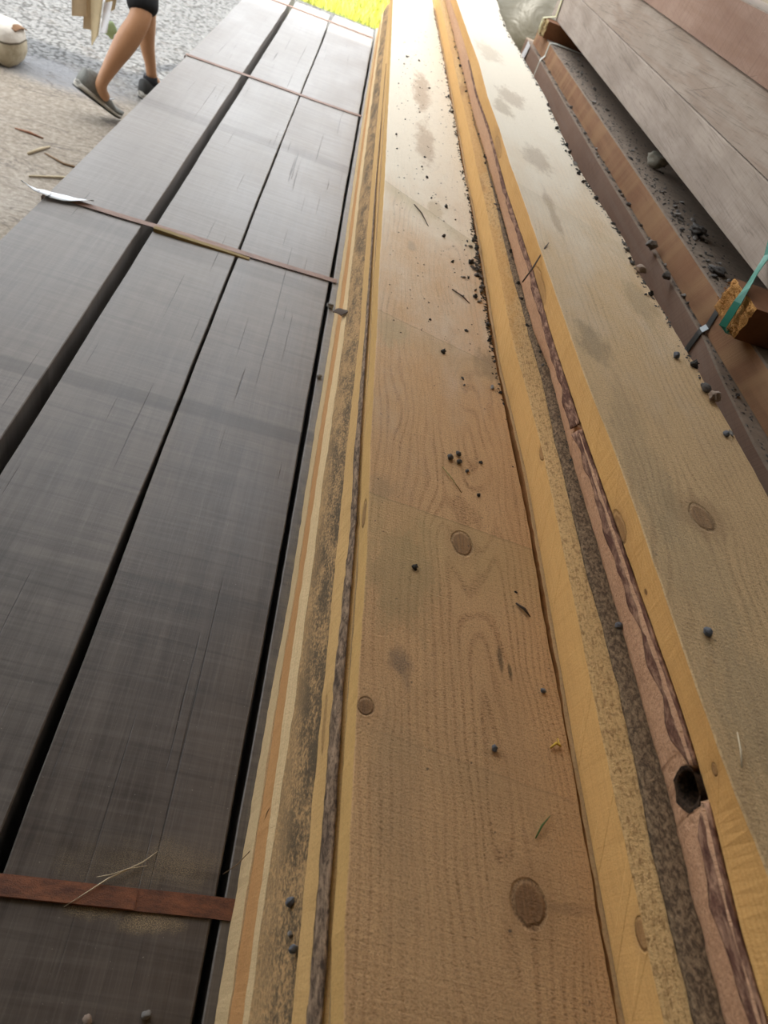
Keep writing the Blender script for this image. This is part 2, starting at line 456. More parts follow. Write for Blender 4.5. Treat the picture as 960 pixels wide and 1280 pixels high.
grass()
shed = plain('dull shed sheeting', (0.32, 0.27, 0.21), 0.8, 0.2, 3)
shedwall = plain('brown shed boards', (0.20, 0.16, 0.12), 0.85, 0.3, 5)
v, f = box_vf(-5.2, 5.2, -6.2, 2.7, 3.3, 3.4)
struct(mesh_obj('ceiling', v, f, shed))  # unseen shed roof, its edges placed to shade the near boards
v, f = box_vf(-5.2, 5.2, -6.2, -6.05, 0, 3.3)
struct(mesh_obj('wall_back', v, f, shedwall))
v, f = box_vf(3.6, 3.75, -6.05, 9.5, 0, 3.3)
struct(mesh_obj('wall_right', v, f, shedwall))
v, f = box_vf(-5.2, -5.05, -6.05, 1.0, 0, 3.3)
struct(mesh_obj('shade_wall', v, f, shedwall))  # added out of view to darken the near left-facing board edges

# ------------------------------------------------------------------ dark plank stack
plank_x = [(-0.628, -0.3965), (-0.3675, -0.164), (-0.1575, 0.0700), (0.0800, 0.315), (0.322, 0.56)]
ends = [5.05, 4.80, 4.84, 4.92, 4.9]
plabel = ['grey brown hardwood plank at the outer left of the dark stack, beside the yard',
          'grey brown hardwood plank between the widest dark gap and the hairline joint',
          'dark hardwood plank right of the hairline joint, sawdust beside its nearest rusty strap',
          'narrow strip of dark hardwood plank showing at the foot of the pale pine boards',
          'dark hardwood plank carrying the right hand pine boards, hidden below them']
cols = [((0.070, 0.054, 0.044), (0.125, 0.102, 0.086)), ((0.062, 0.048, 0.039), (0.110, 0.090, 0.076)),
        ((0.052, 0.038, 0.030), (0.094, 0.073, 0.059)), ((0.070, 0.055, 0.045), (0.12, 0.098, 0.08)), ((0.06, 0.05, 0.045), (0.11, 0.095, 0.085))]


PCY = [-.7, .12, .34, .66, 1.09, 1.75, 2.3, 4.6]
PCL = [.067, .067, .069, .073, .076, .080, .083, .095]
PCR = [.077, .077, .080, .083, .086, .090, .092, .107]


def plank(i, x0, x1, z0, z1, y1, name, label, mat, wob=True):
    xc = (x0 + x1) / 2

    def prof(y):
        l = x0 + wb(y, i, 0.0016, 3) * wob; r = x1 + wb(y, i + 40, 0.0016, 3) * wob
        if i == 0: l += 0.022 * max(0, min(1, (y - 1.2) / 2.6))
        if i == 1: r += 0.004 * max(0, min(1, (y - 1.9) / 2)) - 0.024 * max(0, y - 4.45)
        if i == 2: l += 0.006 * max(0, min(1, (0.9 - y) / 0.8)) + 0.008 * max(0, min(1, (y - 3) / 1.6)) + 0.03 * max(0, y - 4.55)
        if i == 1: r -= 0.008 * max(0, min(1, (0.9 - y) / 0.8))
        if i == 2: r += float(np.interp(y, PCY, PCL)) - x1
        if i == 3: l += float(np.interp(y, PCY, PCR)) - x0
        b = 0.0016
        return [(l, z0), (r, z0), (r, z1 - b), (r - b, z1), (l + b, z1), (l, z1 - b)]
    ys = list(np.linspace(-0.7, y1, 90))
    o = loft(name, ys, prof, mat, [0] * 6, loc=(xc, 0, z0))
    return tag(o, label, 'plank')


sd = [(-0.02 - 0, 0.185, 0.07, 0.018, 0.95)]
pm = []
for i in range(5):
    x0, x1 = plank_x[i]; xc = (x0 + x1) / 2
    sawd = []
    if i == 2:
        sawd = [(0.045, 0.192, 0.045, 0.014, 1.0), (-0.01, 0.20, 0.05, 0.012, 0.6), (0.02, 0.245, 0.11, 0.03, 0.35), (0.07, 0.26, 0.05, 0.03, 0.3)]
    if i == 3: sawd = [(-0.09, 0.3, 0.02, 0.9, 0.6), (-0.09, 1.3, 0.02, 0.6, 0.4)]
    m = hardwood('dark decking %d' % i, cols[i][0], cols[i][1], (0.26, 0.222, 0.19), i * 5.3,
                 sticks=[(1.03, 0.022, 0.4), (0.60, 0.03, 0.18), (1.61, 0.03, 0.2), (2.5, .04, .2)], sawdust=sawd,
                 dustamt=0.34 if i < 3 else 0.35, rough=(0.40, 0.54), spec=0.5, far_light=(0.45, 2.7))
    pm.append(m)
    plank(i, x0, x1, 0.54, 0.65, ends[i], 'hardwood_plank', plabel[i], m)
low = hardwood('lower dark decking', (0.05, 0.036, 0.026), (0.10, 0.072, 0.05), (0.12, 0.10, 0.08), 91, dustamt=0.3)  # browner decking with darker dust for the lower layer
lowlab = ['lower brown plank seen down the widest gap of the dark stack', 'lower plank under the hairline joint of the dark stack',
          'lower plank under the gap beside the pine boards', 'lowest layer plank under the pine boards']
for i, (x0, x1) in enumerate(((-0.60, -0.35), (-0.345, -0.1), (-0.095, 0.15), (0.155, 0.555))):
    plank(10 + i, x0, x1, 0.40, 0.538, 4.8, 'hardwood_plank', lowlab[i], low, False)
bear = timber('weathered bearer wood', (0.24, 0.17, 0.10), (0.32, 0.24, 0.15), 5)


def bearer_under(y, h, x0, x1, label):
    v, f = box_vf(x0, x1, y - 0.06, y + 0.06, 0.0, h)
    return tag(mesh_obj('bearer', v, f, bear, loc=((x0 + x1) / 2, y, 0)), label, 'bearer')


bearer_under(0.5, 0.40, -0.58, 0.55, 'squared bearer on the yard under the near part of the dark plank stack')
bearer_under(2.6, 0.40, -0.58, 0.55, 'squared bearer on the yard under the middle of the dark plank stack')
bearer_under(4.4, 0.40, -0.58, 0.55, 'squared bearer on the yard under the far ends of the dark planks')

# ------------------------------------------------------------------ pine boards, left (lower) pile
L1 = (0.90, 0.66, 0.36); D1 = (0.72, 0.46, 0.20)
edge_pale = pine('pale pine edge', (0.66, 0.48, 0.26), (0.54, 0.36, 0.17), 1, 'z', (0.65, 0), ring=220, u0=0.3, d0=0.02, ringamt=0.35, saw=0.0003, fuzz=0.0005, blot=0.15)
edge_orange = pine('orange pine edge', (0.60, 0.32, 0.125), (0.44, 0.20, 0.07), 2, 'z', (0.708, 0), ring=160, u0=0.3, d0=0.02, ringamt=0.6, saw=0.0003, fuzz=0.0005, blot=0.3)
edge_cream = pine('cream pine edge', (0.70, 0.51, 0.28), (0.56, 0.37, 0.18), 3, 'z', (0.767, 0), ring=200, u0=0.3, d0=0.03, ringamt=0.4, fuzz=0.0006, blot=0.15)
hidden_pine = pine('sawn pine faces', (0.60, 0.42, 0.23), (0.48, 0.31, 0.15), 4, 'x', ring=150)
g = G('mouldy waney pine')
n1 = g.noise(g.vec(g.mul(g.x, 90), g.mul(g.y, 14), 2.2), 1.0, 5, 0.75)
n2 = g.noise(g.vec(g.x, g.mul(g.y, 0.5), g.z), 420, 4, 0.75)
n3 = g.noise(g.vec(g.mul(g.x, 20), g.mul(g.y, 2.2), 0.5), 1.0, 3, 0.6)
edge_dist = g.rng(g.x, -0.018, -0.005)
c = g.mix(g.rng(n2, 0.3, 0.65), (0.55, 0.33, 0.15), (0.42, 0.27, 0.13))
mould = g.mul(g.rng(g.add(g.mul(n1, 0.5), g.add(g.mul(n2, 0.5), g.mul(n3, 0.16))), 0.49, 0.66), g.add(0.4, g.mul(edge_dist, 0.55)))
c = g.mix(mould, c, (0.11, 0.082, 0.052))
mouldy = g.done(c, 0.9, g.add(g.mul(n2, 0.0016), g.mul(n1, 0.001)), 0.2)

ys = stations(-0.55, 4.62)


def board_thing(label, x, z, name='pine_board'):
    return thing(name, label, 'board', (x, 0, z))


B = board_thing('lowest pine board of the left pile, pale yellow edge resting on the dark planks', 0.34, 0.651)
loft('wood', ys, lambda y: [(E0(y) + wb(y, 1), 0.651), (0.556, 0.651), (0.556, 0.7075), (E0(y) * .5 + E2(y) * .5 + wb(y, 2), 0.7075)],
     [edge_pale, hidden_pine], [1, 1, 1, 0], B, (0.34, 0, 0.651))
B = board_thing('pine board with an orange edge, second from the bottom of the left pile', 0.34, 0.708)
loft('wood', ys, lambda y: [(E0(y) * .45 + E2(y) * .55 + 0.0012 + wb(y, 3), 0.708), (0.558, 0.708), (0.558, 0.7665), (E2(y) + 0.0015 + wb(y, 4), 0.7665)],
     [edge_orange, hidden_pine], [1, 1, 1, 0], B, (0.34, 0, 0.708))

B = board_thing('waney pine board with a broad mouldy brown shoulder, third up in the left pile', 0.34, 0.767)


def prof_b2(y):
    a = (E2(y) + wb(y, 5), 0.767); b = (E3(y) + wb(y, 6, .002, 9), 0.785); c2 = (E4(y) + 0.004, 0.835)
    pts = [a, (0.557, 0.767), (0.557, 0.835), c2]
    for t in (0.85, 0.7, 0.55, 0.4, 0.25, 0.1):
        x = b[0] + (c2[0] - b[0]) * t; z = b[1] + (c2[1] - b[1]) * t
        pts.append((x - 0.004 * math.sin(math.pi * t) + 0.0022 * NOI((x * 90, y * 22, z * 90)) + 0.0012 * NOI((x * 300, y * 90, 2)), z))
    pts.append(b)
    return pts


loft('wood', ys, prof_b2, [edge_cream, hidden_pine, mouldy], [1, 1, 1] + [2] * 7 + [0], B, (0.125, 0, 0.767),
     [False] * 3 + [True] * 7 + [False])

edge_yel = pine('yellow pine edge', (0.67, 0.42, 0.17), (0.55, 0.31, 0.105), 6, 'z', (0.836, 0), ring=230, u0=0.5, d0=0.03, ringamt=0.35, saw=0.0003, fuzz=0.0004, blot=0.2,
                knots=[(0.855, 0.34, 0.006, 0.03, 0.5)])
bark_grey = bark('grey flaky bark', (0.07, 0.047, 0.034), (0.38, 0.26, 0.17), 1, 170, 0.4, 0.0018, (0.32, 0.68))
B = board_thing('pine board with a flaky bark strip on its edge, directly under the wide pale board', 0.34, 0.8355)
loft('wood', ys, lambda y: [(E4(y) + wb(y, 7), 0.8355), (0.56, 0.8355), (0.56, 0.8935), (E6(y) + 0.004, 0.8935), (E5(y) + wb(y, 8, .0015, 14), 0.880)],
     [edge_yel, hidden_pine], [1, 1, 1, 0, 0], B, (0.34, 0, 0.8355))


def bark_strip(name, ysb, fa, fb, mat, parent, n=6, amp=0.002, push=(-0.7, 0.7), loc=(0, 0, 0), fade=None, freq=70, anchor=0.5):
    """rough ribbon of bark between two outlines fa(y) -> (x,z) and fb(y); closed at the back inside the wood"""
    def prof(y):
        a = fa(y); b = fb(y); pts = []
        k = 1.0 if fade is None else fade(y)
        mx, mz = (a[0] + b[0]) / 2, (a[1] + b[1]) / 2
        for i in range(n + 1):
            t = i / n; t2 = anchor + (t - anchor) * max(k, 0.02)
            x = a[0] + (b[0] - a[0]) * t2; z = a[1] + (b[1] - a[1]) * t2
            e = math.sin(math.pi * t) ** 0.6
            d = (0.0012 + amp * (0.6 + NOI((t * 3.0, y * freq, 3.3)) + 0.6 * NOI((t * 8, y * freq * 2.6, 1.1)))) * e * k
            jx = 0.0012 * NOI((y * 60, i * 2.1, 4.4)) * k
            pts.append((x + push[0] * d + jx, z + push[1] * d))
        pts.append((mx - push[0] * 0.002, mz - push[1] * 0.002))
        return pts[::-1]
    return loft(name, ysb, prof, mat, [0] * (n + 2), parent, loc, [True] * (n + 2))


bark_strip('bark', stations(-0.5, 3.0), lambda y: (E5(y) - 0.0005, 0.8795), lambda y: (E6(y) - 0.0005, 0.8945), bark_grey, B, 6, 0.0015,
           (-0.85, 0.5), (0.137, 0, 0.88), lambda y: max(0.12, min(1, 1.25 - 0.45 * y + 0.25 * NOI((y * 3, 1, 1)))))
v = [];  # a darker knot of bark standing out on the strip
tubeob = None

main_top = pine('wide board top', (0.66, 0.40, 0.195), (0.49, 0.27, 0.12), 11, 'x', (0.25, 0), ring=105, u0=0.03, d0=0.04, ringamt=0.5,
                knots=[(0.263, 0.557, 0.0125, 0.019, 0.85), (0.298, 0.168, 0.015, 0.017, 1.0), (0.1515, 0.319, 0.0075, 0.0085, 1.0)],
                stains=[(0.298, 0.167, 0.012, 0.013, (0.10, 0.062, 0.036), 0.75), (0.262, 1.585, 0.022, 0.06, (0.50, 0.36, 0.19), 0.6), (0.33, 0.168, 0.03, 0.006, (0.26, 0.155, 0.08), 0.5), (0.19, 0.49, 0.05, 0.085, (0.30, 0.23, 0.11), 0.60), (0.185, 0.372, 0.016, 0.028, (0.13, 0.10, 0.075), 0.75), (0.345, 0.98, 0.035, 0.05, (0.22, 0.16, 0.09), 0.75),
                        (0.248, 2.55, 0.035, 0.28, (0.36, 0.21, 0.11), 0.7), (0.25, 2.04, 0.035, 0.2, (0.36, 0.22, 0.12), 0.65), (0.18, 0.25, 0.03, 0.12, (0.30, 0.21, 0.12), 0.35),
                        (0.297, 0.403, 0.004, 0.022, (0.10, 0.065, 0.035), 0.95), (0.307, 0.388, 0.003, 0.012, (0.09, 0.06, 0.03), 0.95), (0.16, 0.62, 0.02, 0.03, (0.28, 0.21, 0.12), 0.5),
                        (0.25, 0.2, 0.1, 0.22, (0.46, 0.29, 0.15), 0.30), (0.17, 1.0, 0.03, 0.05, (0.45, 0.37, 0.22), .6), (0.205, 1.35, 0.01, 0.03, (0.35, 0.30, 0.24), .5)],
                dirt=0.75, fuzz=0.0010, fuzzscale=560, saw=0.0006, ticks=0.75, gritamt=0.7, far_light=(0.7, 1.9, (0.86, 0.79, 0.65), 0.88),
                scarps=[(0.592, -0.15, 0.16, (0.44, 0.32, 0.14), 0.42), (1.56, -0.9, 0.10, (0.54, 0.44, 0.26), 0.5), (1.02, -0.35, 0.12, (0.50, 0.36, 0.20), 0.45), (0.28, -0.2, 0.05, (0.45, 0.30, 0.15), 0.25)])
edge_main = pine('wide board edge', (0.68, 0.42, 0.155), (0.57, 0.32, 0.105), 13, 'z', (0.895, 0), ring=240, u0=0.6, d0=0.03, ringamt=0.35, saw=0.0003, fuzz=0.0004, blot=0.2,
                 knots=[(0.918, 0.591, 0.011, 0.02, 0.8)], cut=0.0002)


def prof_main(y):
    e7 = E7(y) + wb(y, 20, .0007); e8 = E8(y) + wb(y, 21, 0.0014, 30)
    return [(e7 + 0.0015, 0.895), (e8 - 0.002, 0.895), (e8 + wb(y, 22, .002, 20), 0.918), (e8, 0.9393), (e8 - 0.001, 0.94), (e7 + 0.001, 0.94), (e7, 0.939)]


B = board_thing('wide pale pine board with a round knot, topmost of the left pile', 0.25, 0.895)
ysl = stations(-0.55, 5.4)
loft('wood', ysl, prof_main, [edge_main, hidden_pine, main_top], [1, 1, 1, 1, 2, 2, 0], B, (0.25, 0, 0.895))

# ------------------------------------------------------------------ pine boards, right (taller) pile
smooth_yel = pine('smooth yellow sawn edge', (0.68, 0.40, 0.145), (0.60, 0.33, 0.105), 31, 'z', (0.94, 0), ring=260, u0=0.7, d0=0.05, ringamt=0.3, saw=0.0003, fuzz=0.0005, fuzzscale=600, blot=0.3, cut=0.0006, gritamt=0.3,
                  knots=[(0.990, 0.713, 0.008, 0.013, 0.75), (0.988, 0.143, 0.008, 0.011, 0.85)])
rough_yel = pine('rough fibrous yellow wane', (0.70, 0.45, 0.20), (0.54, 0.29, 0.10), 33, 'x', (0.375, 0), ring=330, u0=0.5, d0=0.05, ringamt=0.45, saw=0.0008, fuzz=0.0022, fuzzscale=330, blot=0.2, sawrow=90, dapple=0.7, gritamt=0.7,
                 stains=[(0.365, 1.25, 0.02, 0.30, (0.60, 0.31, 0.085), 0.75), (0.365, 2.1, 0.025, 0.55, (0.58, 0.31, 0.10), 0.8), (0.36, 1.7, 0.012, 0.06, (0.32, 0.16, 0.06), 0.7), (0.365, 2.5, 0.012, 0.10, (0.30, 0.15, 0.06), 0.7), (0.36, 3.1, 0.02, 0.3, (0.55, 0.30, 0.11), 0.7)])
bark_dust = bark('dusty grey brown bark', (0.085, 0.055, 0.034), (0.34, 0.23, 0.135), 3, 300, 0.6, 0.0012, (0.35, 0.7))
pink = pine('pink inner bark', (0.64, 0.38, 0.23), (0.46, 0.235, 0.125), 41, 'z', (1.012, 0), ring=300, u0=0.7, d0=0.05, ringamt=0.3, saw=0.0009, fuzz=0.0026, fuzzscale=260, blot=0.35, sawrow=70, dapple=0.15)
bark_purple = bark('purple brown bark', (0.115, 0.052, 0.036), (0.46, 0.27, 0.175), 7, 130, 0.3, 0.0022, (0.4, 0.72))
yel3 = pine('honey yellow sawn edge', (0.67, 0.39, 0.14), (0.57, 0.29, 0.085), 51, 'z', (1.06, 0), ring=210, u0=0.5, d0=0.03, ringamt=0.4, saw=0.0003, fuzz=0.0005, fuzzscale=600, blot=0.4, cut=0.0004, gritamt=0.3,
            knots=[(1.064, 0.512, 0.010, 0.022, 0.8), (1.083, 0.236, 0.004, 0.005, 0.7), (1.066, 1.05, 0.013, 0.06, 0.45), (1.075, 1.70, 0.012, 0.06, 0.35), (1.07, 0.42, 0.002, 0.003, .9)],
            stains=[(1.07, 1.12, 0.03, 0.14, (0.50, 0.26, 0.07), 0.5), (1.07, 0.60, 0.03, 0.08, (0.62, 0.34, 0.10), 0.4), (1.075, 1.75, 0.03, 0.1, (0.45, 0.25, 0.09), .6)])
right_top = pine('mouldy board top', (0.66, 0.45, 0.235), (0.50, 0.32, 0.155), 61, 'x', (0.49, 0), ring=95, u0=-0.16, d0=0.05, ringamt=0.4,
                 knots=[(0.474, 0.520, 0.014, 0.019, 0.75)],
                 stains=[(0.42, 0.60, 0.035, 0.16, (0.28, 0.22, 0.13), 0.35), (0.44, 0.45, 0.05, 0.12, (0.34, 0.27, 0.16), 0.3), (0.41, 0.84, 0.03, 0.06, (0.22, 0.17, 0.10), 0.6),
                         (0.445, 1.62, 0.04, 0.1, (0.30, 0.20, 0.11), 0.55), (0.44, 2.1, 0.05, 0.1, (0.36, 0.25, 0.16), 0.6), (0.40, 1.95, 0.03, 0.08, (0.33, 0.23, 0.13), 0.6),
                         (0.54, 1.02, 0.03, 0.10, (0.30, 0.22, 0.12), 0.55), (0.43, 1.31, 0.012, 0.14, (0.30, 0.19, 0.10), 0.6), (0.45, 0.28, 0.05, 0.1, (0.42, 0.32, 0.19), .5),
                         (0.47, 0.522, 0.045, 0.05, (0.34, 0.22, 0.11), 0.5), (0.42, 2.6, .05, .15, (0.45, 0.33, 0.22), .5)],
                 dirt=0.45, fuzz=0.0013, saw=0.0006, fuzzscale=460, ticks=0.5, gritamt=0.6, far_light=(0.7, 1.9, (0.86, 0.79, 0.66), 0.85),
                 scarps=[(1.32, -0.75, 0.12, (0.48, 0.38, 0.23), 0.22)])

B = board_thing('pine board deep in the joint right of the wide board, only an orange edge showing', 0.47, 0.8945)
loft('wood', ys, lambda y: [(RA(y) - 0.001 + wb(y, 30, .0012), 0.8945), (0.578, 0.8945), (0.578, 0.938), (RA(y) - 0.0025 + wb(y, 31, .0018, 24), 0.938)],
     [edge_orange, hidden_pine], [1, 1, 1, 0], B, (0.47, 0, 0.8945))

B = board_thing('pine board with smooth yellow edge, rough shoulder and knots, low in the right pile', 0.47, 0.939)


def prof_r1(y):
    a = RA(y); b = RB(y); c2 = RC(y) + 0.012
    pts = [(a + 0.002, 0.939), (0.58, 0.939), (0.58, 1.0105), (c2, 1.0105)]
    for t in (0.8, 0.6, 0.4, 0.2, 0.0):
        x = b + (c2 - b) * t
        pts.append((x, 1.0 + 0.0105 * t + 0.0012 * NOI((x * 200, y * 40, 1))))
    for t in (0.75, 0.5, 0.25):
        x = a + (b - a) * t
        pts.append((x, 0.99 + 0.010 * t + 0.001 * NOI((x * 300, y * 60, 5))))
    pts.append((a + wb(y, 33, .0008), 0.99))
    return pts


loft('wood', ys, prof_r1, [smooth_yel, hidden_pine, rough_yel], [1, 1, 1] + [2] * 9 + [0], B, (0.375, 0, 0.939), [False] * 3 + [True] * 9 + [False])
bark_strip('bark', stations(-0.5, 2.2), lambda y: (RB(y) - 0.0005 + wb(y, 35, .002, 8), 1.0005), lambda y: (RC(y) + 0.006, 1.0110), bark_dust, B, 7, 0.0010, (-0.3, 0.95), (0.395, 0, 1.0),
           lambda y: max(0.08, min(1, 1.5 - 0.75 * y)), 90)

B = board_thing('pine board with pink inner bark and a dark knot hole, middle of the right pile', 0.48, 1.011)
HOLE = (0.2355, 1.049)


def prof_r2(y):
    c2 = RC(y); d = RD(y); e = RE(y) + 0.003
    pts = [(c2 + 0.003, 1.011), (0.582, 1.011), (0.582, 1.0595), (e, 1.0595)]
    n = 9
    for i in range(n + 1):
        t = 1 - i / n
        x = c2 + (d - c2) * t; z = 1.011 + (1.058 - 1.011) * t
        x += 0.0016 * NOI((z * 160, y * 45, 7)) + 0.0009 * NOI((z * 420, y * 160, 2)) - 0.003 * math.sin(math.pi * t)
        hd = math.hypot((y - HOLE[0]) / 0.0165, (z - HOLE[1]) / 0.0155)
        x += 0.045 * max(0, min(1, 1.6 - 1.6 * hd ** 4))
        hd2 = math.hypot((y - 0.689) / 0.007, (z - 1.05) / 0.012)
        x += 0.012 * max(0, 1 - hd2 ** 2)
        pts.append((x, z))
    return pts


ysr2 = sorted(set(stations(-0.55, 4.62)) | set(np.round(np.arange(0.2, 0.275, 0.003), 4)) | set(np.round(np.arange(0.675, 0.70, 0.003), 4)))
loft('wood', ysr2, prof_r2, [pink, hidden_pine], [1, 1, 1, 0] + [0] * 10, B, (0.48, 0, 1.011), [False] * 3 + [True] * 10 + [False])


def holefade(y):
    k = 1.0 if y < 1.0 else max(0.4, 1.6 - 0.6 * y)
    k *= min(1, abs(y - HOLE[0]) / 0.05 + 0.25)
    return k * (0.8 + 0.45 * NOI((y * 9, 2, 2)) + 0.25 * NOI((y * 30, 5, 2)))


for ya, yb in ((-0.5, HOLE[0] - 0.0155), (HOLE[0] + 0.0150, 0.684), (0.695, 2.6)):
    bark_strip('bark', [ya] + [y for y in stations(-0.5, 2.6) if ya + .003 < y < yb - .003] + [yb],
               lambda y: (min(RD(y), RD(y) * 0.7 + RC(y) * 0.3) - 0.0052 + wb(y, 37, .002, 22), 1.0475), lambda y: (RE(y) - 0.0005, 1.0614), bark_purple, B, 7, 0.0015,
               (-0.8, -0.1), (0.39, 0, 1.05), holefade, 60, 1.0)
# dark rotten lining of the knot hole
HV = []; HF = []
for i in range(5):
    for k in range(14):
        t = 2 * math.pi * k / 14; rr_ = (0.0185, 0.0145, 0.0130, 0.011, 0.004)[i] * (1 + 0.16 * NOI((math.cos(t) * 2, math.sin(t) * 2, i)))
        HV.append((RD(HOLE[0]) + (-0.0012, -0.0010, 0.010, 0.02, 0.027)[i], HOLE[0] + rr_ * math.cos(t), min(1.0597, HOLE[1] - 0.001 + rr_ * 0.9 * math.sin(t))))
for i in range(4):
    for k in range(14):
        a0 = i * 14 + k; b0 = i * 14 + (k + 1) % 14
        HF.append((a0, a0 + 14, b0 + 14, b0))
HF.append(tuple(range(56, 70)))
rot = bark('rotten dark wood', (0.012, 0.008, 0.006), (0.07, 0.04, 0.022), 9, 260, 1.0, 0.001)
mesh_obj('knot_hole', HV, HF, rot, B, (0.4, HOLE[0], HOLE[1]), None, True)['label'] = 'dark rotten knot hole'

B = board_thing('broad pine board with honey yellow edge and mouldy top, topmost of the right pile', 0.49, 1.0605)


def prof_r3(y):
    e = RE(y) + wb(y, 50, .0006); fx = RF(y) + wb(y, 51, .0007); gx = RG(y) + wb(y, 52, .002, 14)
    if e > fx + 0.002: pass
    return [(e, 1.0605), (gx, 1.0605), (gx + wb(y, 53, .002, 10), 1.085), (gx, 1.099), (gx - 0.001, 1.10), (fx + 0.001, 1.10), (fx, 1.099)]


loft('wood', ysl, prof_r3, [yel3, hidden_pine, right_top], [1, 1, 1, 1, 2, 2, 0], B, (0.49, 0, 1.0605))

# ------------------------------------------------------------------ heavy timbers at the right
brown1 = timber('dull purple brown timber', (0.29, 0.185, 0.135), (0.36, 0.24, 0.18), 2, 0.5, 260, streakcol=(0.36, 0.27, 0.22), fib=0.2)
brown2 = timber('red brown sawn timber', (0.34, 0.175, 0.095), (0.42, 0.24, 0.135), 4, 0.55, 240, streakcol=(0.19, 0.10, 0.06), bandy=11, bandcol=(0.46, 0.28, 0.15), fib=0.1)
ledge_top = plain('dusty timber top', (0.24, 0.185, 0.14), 0.9, 0.4, 60, 0.0015)
grey1 = timber('silver grey timber', (0.33, 0.265, 0.215), (0.43, 0.355, 0.295), 6, 0.2, 90, (26, 3.5), (0.24, 0.185, 0.145), 0.0, fib=0.6, swamt=0.1, dgs=-0.07)
grey2 = timber('grey timber with brown streaks', (0.31, 0.245, 0.195), (0.41, 0.335, 0.275), 8, 0.3, 90, (34, 2.5), (0.26, 0.17, 0.12), 0.25, fib=0.65, swamt=0.12, dgs=0.06)
redt = timber('reddish timber', (0.27, 0.16, 0.115), (0.36, 0.235, 0.175), 10, 0.1, 90, (24, 1.6), (0.22, 0.115, 0.07), 0.2, fib=0.22)


def big_timber(label, fx, x1, z0, z1, y0, y1, mat, top, k, bevel=0.003, name='timber'):
    def prof(y):
        x = fx(y) + wb(y, k, .001, 5)
        return [(x, z0), (x1, z0), (x1, z1), (x + bevel, z1), (x, z1 - bevel)]
    yy = list(np.linspace(y0, y1, 80))
    return tag(loft(name, yy, prof, [mat, top], [0, 1, 1, 1, 0], loc=(fx(1), 0, z0)), label, 'timber')


f1x = trace("-.6 .81 .95 .826 1.15 .838 1.3 .856 1.8 .857 2.4 .846 4.3 .848")
big_timber('dull purple brown timber with a dirty ledge, lower strip right of the mouldy pine board', f1x, 1.45, 0.72, 0.965, -0.6, 4.25, brown1, ledge_top, 60)
big_timber('red brown sawn timber above the dirty ledge, top of the lower timber pile', lambda y: 0.868, 1.46, 0.966, 1.035, -0.6, 4.14, brown2, ledge_top, 61)
big_timber('brown timber at the bottom of the right hand timber pile, hidden behind the pine', lambda y: 0.84, 1.45, 0.40, 0.719, -0.6, 4.2, brown1, ledge_top, 62)
for y in (0.4, 3.6):
    v, f = box_vf(0.83, 1.45, y - .06, y + .06, 0, 0.399)
    tag(mesh_obj('bearer', v, f, bear, loc=(1.1, y, 0)), ('near' if y < 1 else 'far') + ' ground bearer hidden under the right hand timber pile', 'bearer')
big_timber('silver grey timber resting on the orange bearer, lowest of the raised pile', lambda y: 0.90, 1.5, 1.103, 1.2315, -0.6, 4.12, grey1, grey1, 63)
big_timber('brown streaked grey timber sandwiched between the silver grey and reddish timbers', lambda y: 0.902, 1.5, 1.2335, 1.352, -0.6, 4.2, grey2, grey2, 64)
big_timber('reddish brown timber on top of the raised pile at the upper right', lambda y: 0.892, 1.5, 1.355, 1.468, -0.6, 3.9, redt, ledge_top, 65)


def rough_block(name, label, x0, x1, y0, y1, z0, z1, mats, hair=True):
    """sawn bearer with a torn, fibrous end facing left"""
    V = []; F = []; mi = []; n = 16
    for i in range(n + 1):
        for k in range(n + 1):
            ty, tz = i / n, k / n
            e = min(ty, 1 - ty, tz, 1 - tz)
            V.append((x0 + 0.005 * NOI((ty * 5, tz * 5, 1)) + 0.003 * NOI((ty * 20, tz * 14, 3)) + (0.003 if e < 0.01 else 0), y0 + (y1 - y0) * ty, z0 + (z1 - z0) * tz))
    for i in range(n):
        for k in range(n):
            a = i * (n + 1) + k
            F.append((a, a + 1, a + n + 2, a + n + 1)); mi.append(0)
    b = len(V)
    V += [(x1, y0, z0), (x1, y1, z0), (x1, y1, z1), (x1, y0, z1)]
    low = [i * (n + 1) for i in range(n + 1)]; hi = [i * (n + 1) + n for i in range(n + 1)]
    left = list(range(n + 1)); right = [n * (n + 1) + k for k in range(n + 1)]
    F += [tuple(low) + (b + 1, b), tuple(reversed(hi)) + (b + 3, b + 2), tuple(reversed(left)) + (b, b + 3), tuple(right) + (b + 2, b + 1), (b, b + 1, b + 2, b + 3)]
    mi += [1, 1, 1, 1, 1]
    T = thing(name, label, 'bearer', ((x0 + x1) / 2, (y0 + y1) / 2, z0))
    mesh_obj('block', V, F, mats, T, ((x0 + x1) / 2, (y0 + y1) / 2, z0), mi)
    if hair:
        HV = []; HF = []; rr = random.Random(5)
        for q in range(420):
            ty, tz = rr.random(), rr.random()
            if ty > 0.55 and tz < 0.25: continue
            p = Vector((x0 + 0.008 * NOI((ty * 6, tz * 6, 1)), y0 + (y1 - y0) * ty, z0 + (z1 - z0) * tz))
            d = Vector((-rr.uniform(.4, 1), rr.uniform(-.8, .3), rr.uniform(-.8, .7))).normalized() * rr.uniform(.003, .008)
            s = Vector((0, rr.uniform(-1, 1), rr.uniform(-1, 1))).normalized() * 0.0005
            k = len(HV)
            HV += [p - s, p + s, p + d + Vector((0, 0, -0.002)), p + d * 0.5 + Vector((0.0008, 0, 0.0006))]; HF += [(k, k + 1, k + 2), (k, k + 3, k + 2), (k + 1, k + 3, k + 2)]
        h = mesh_obj('torn_fibre', HV, HF, mats[0], T, (x0, (y0 + y1) / 2, (z0 + z1) / 2)); h['kind'] = 'stuff'
    return T


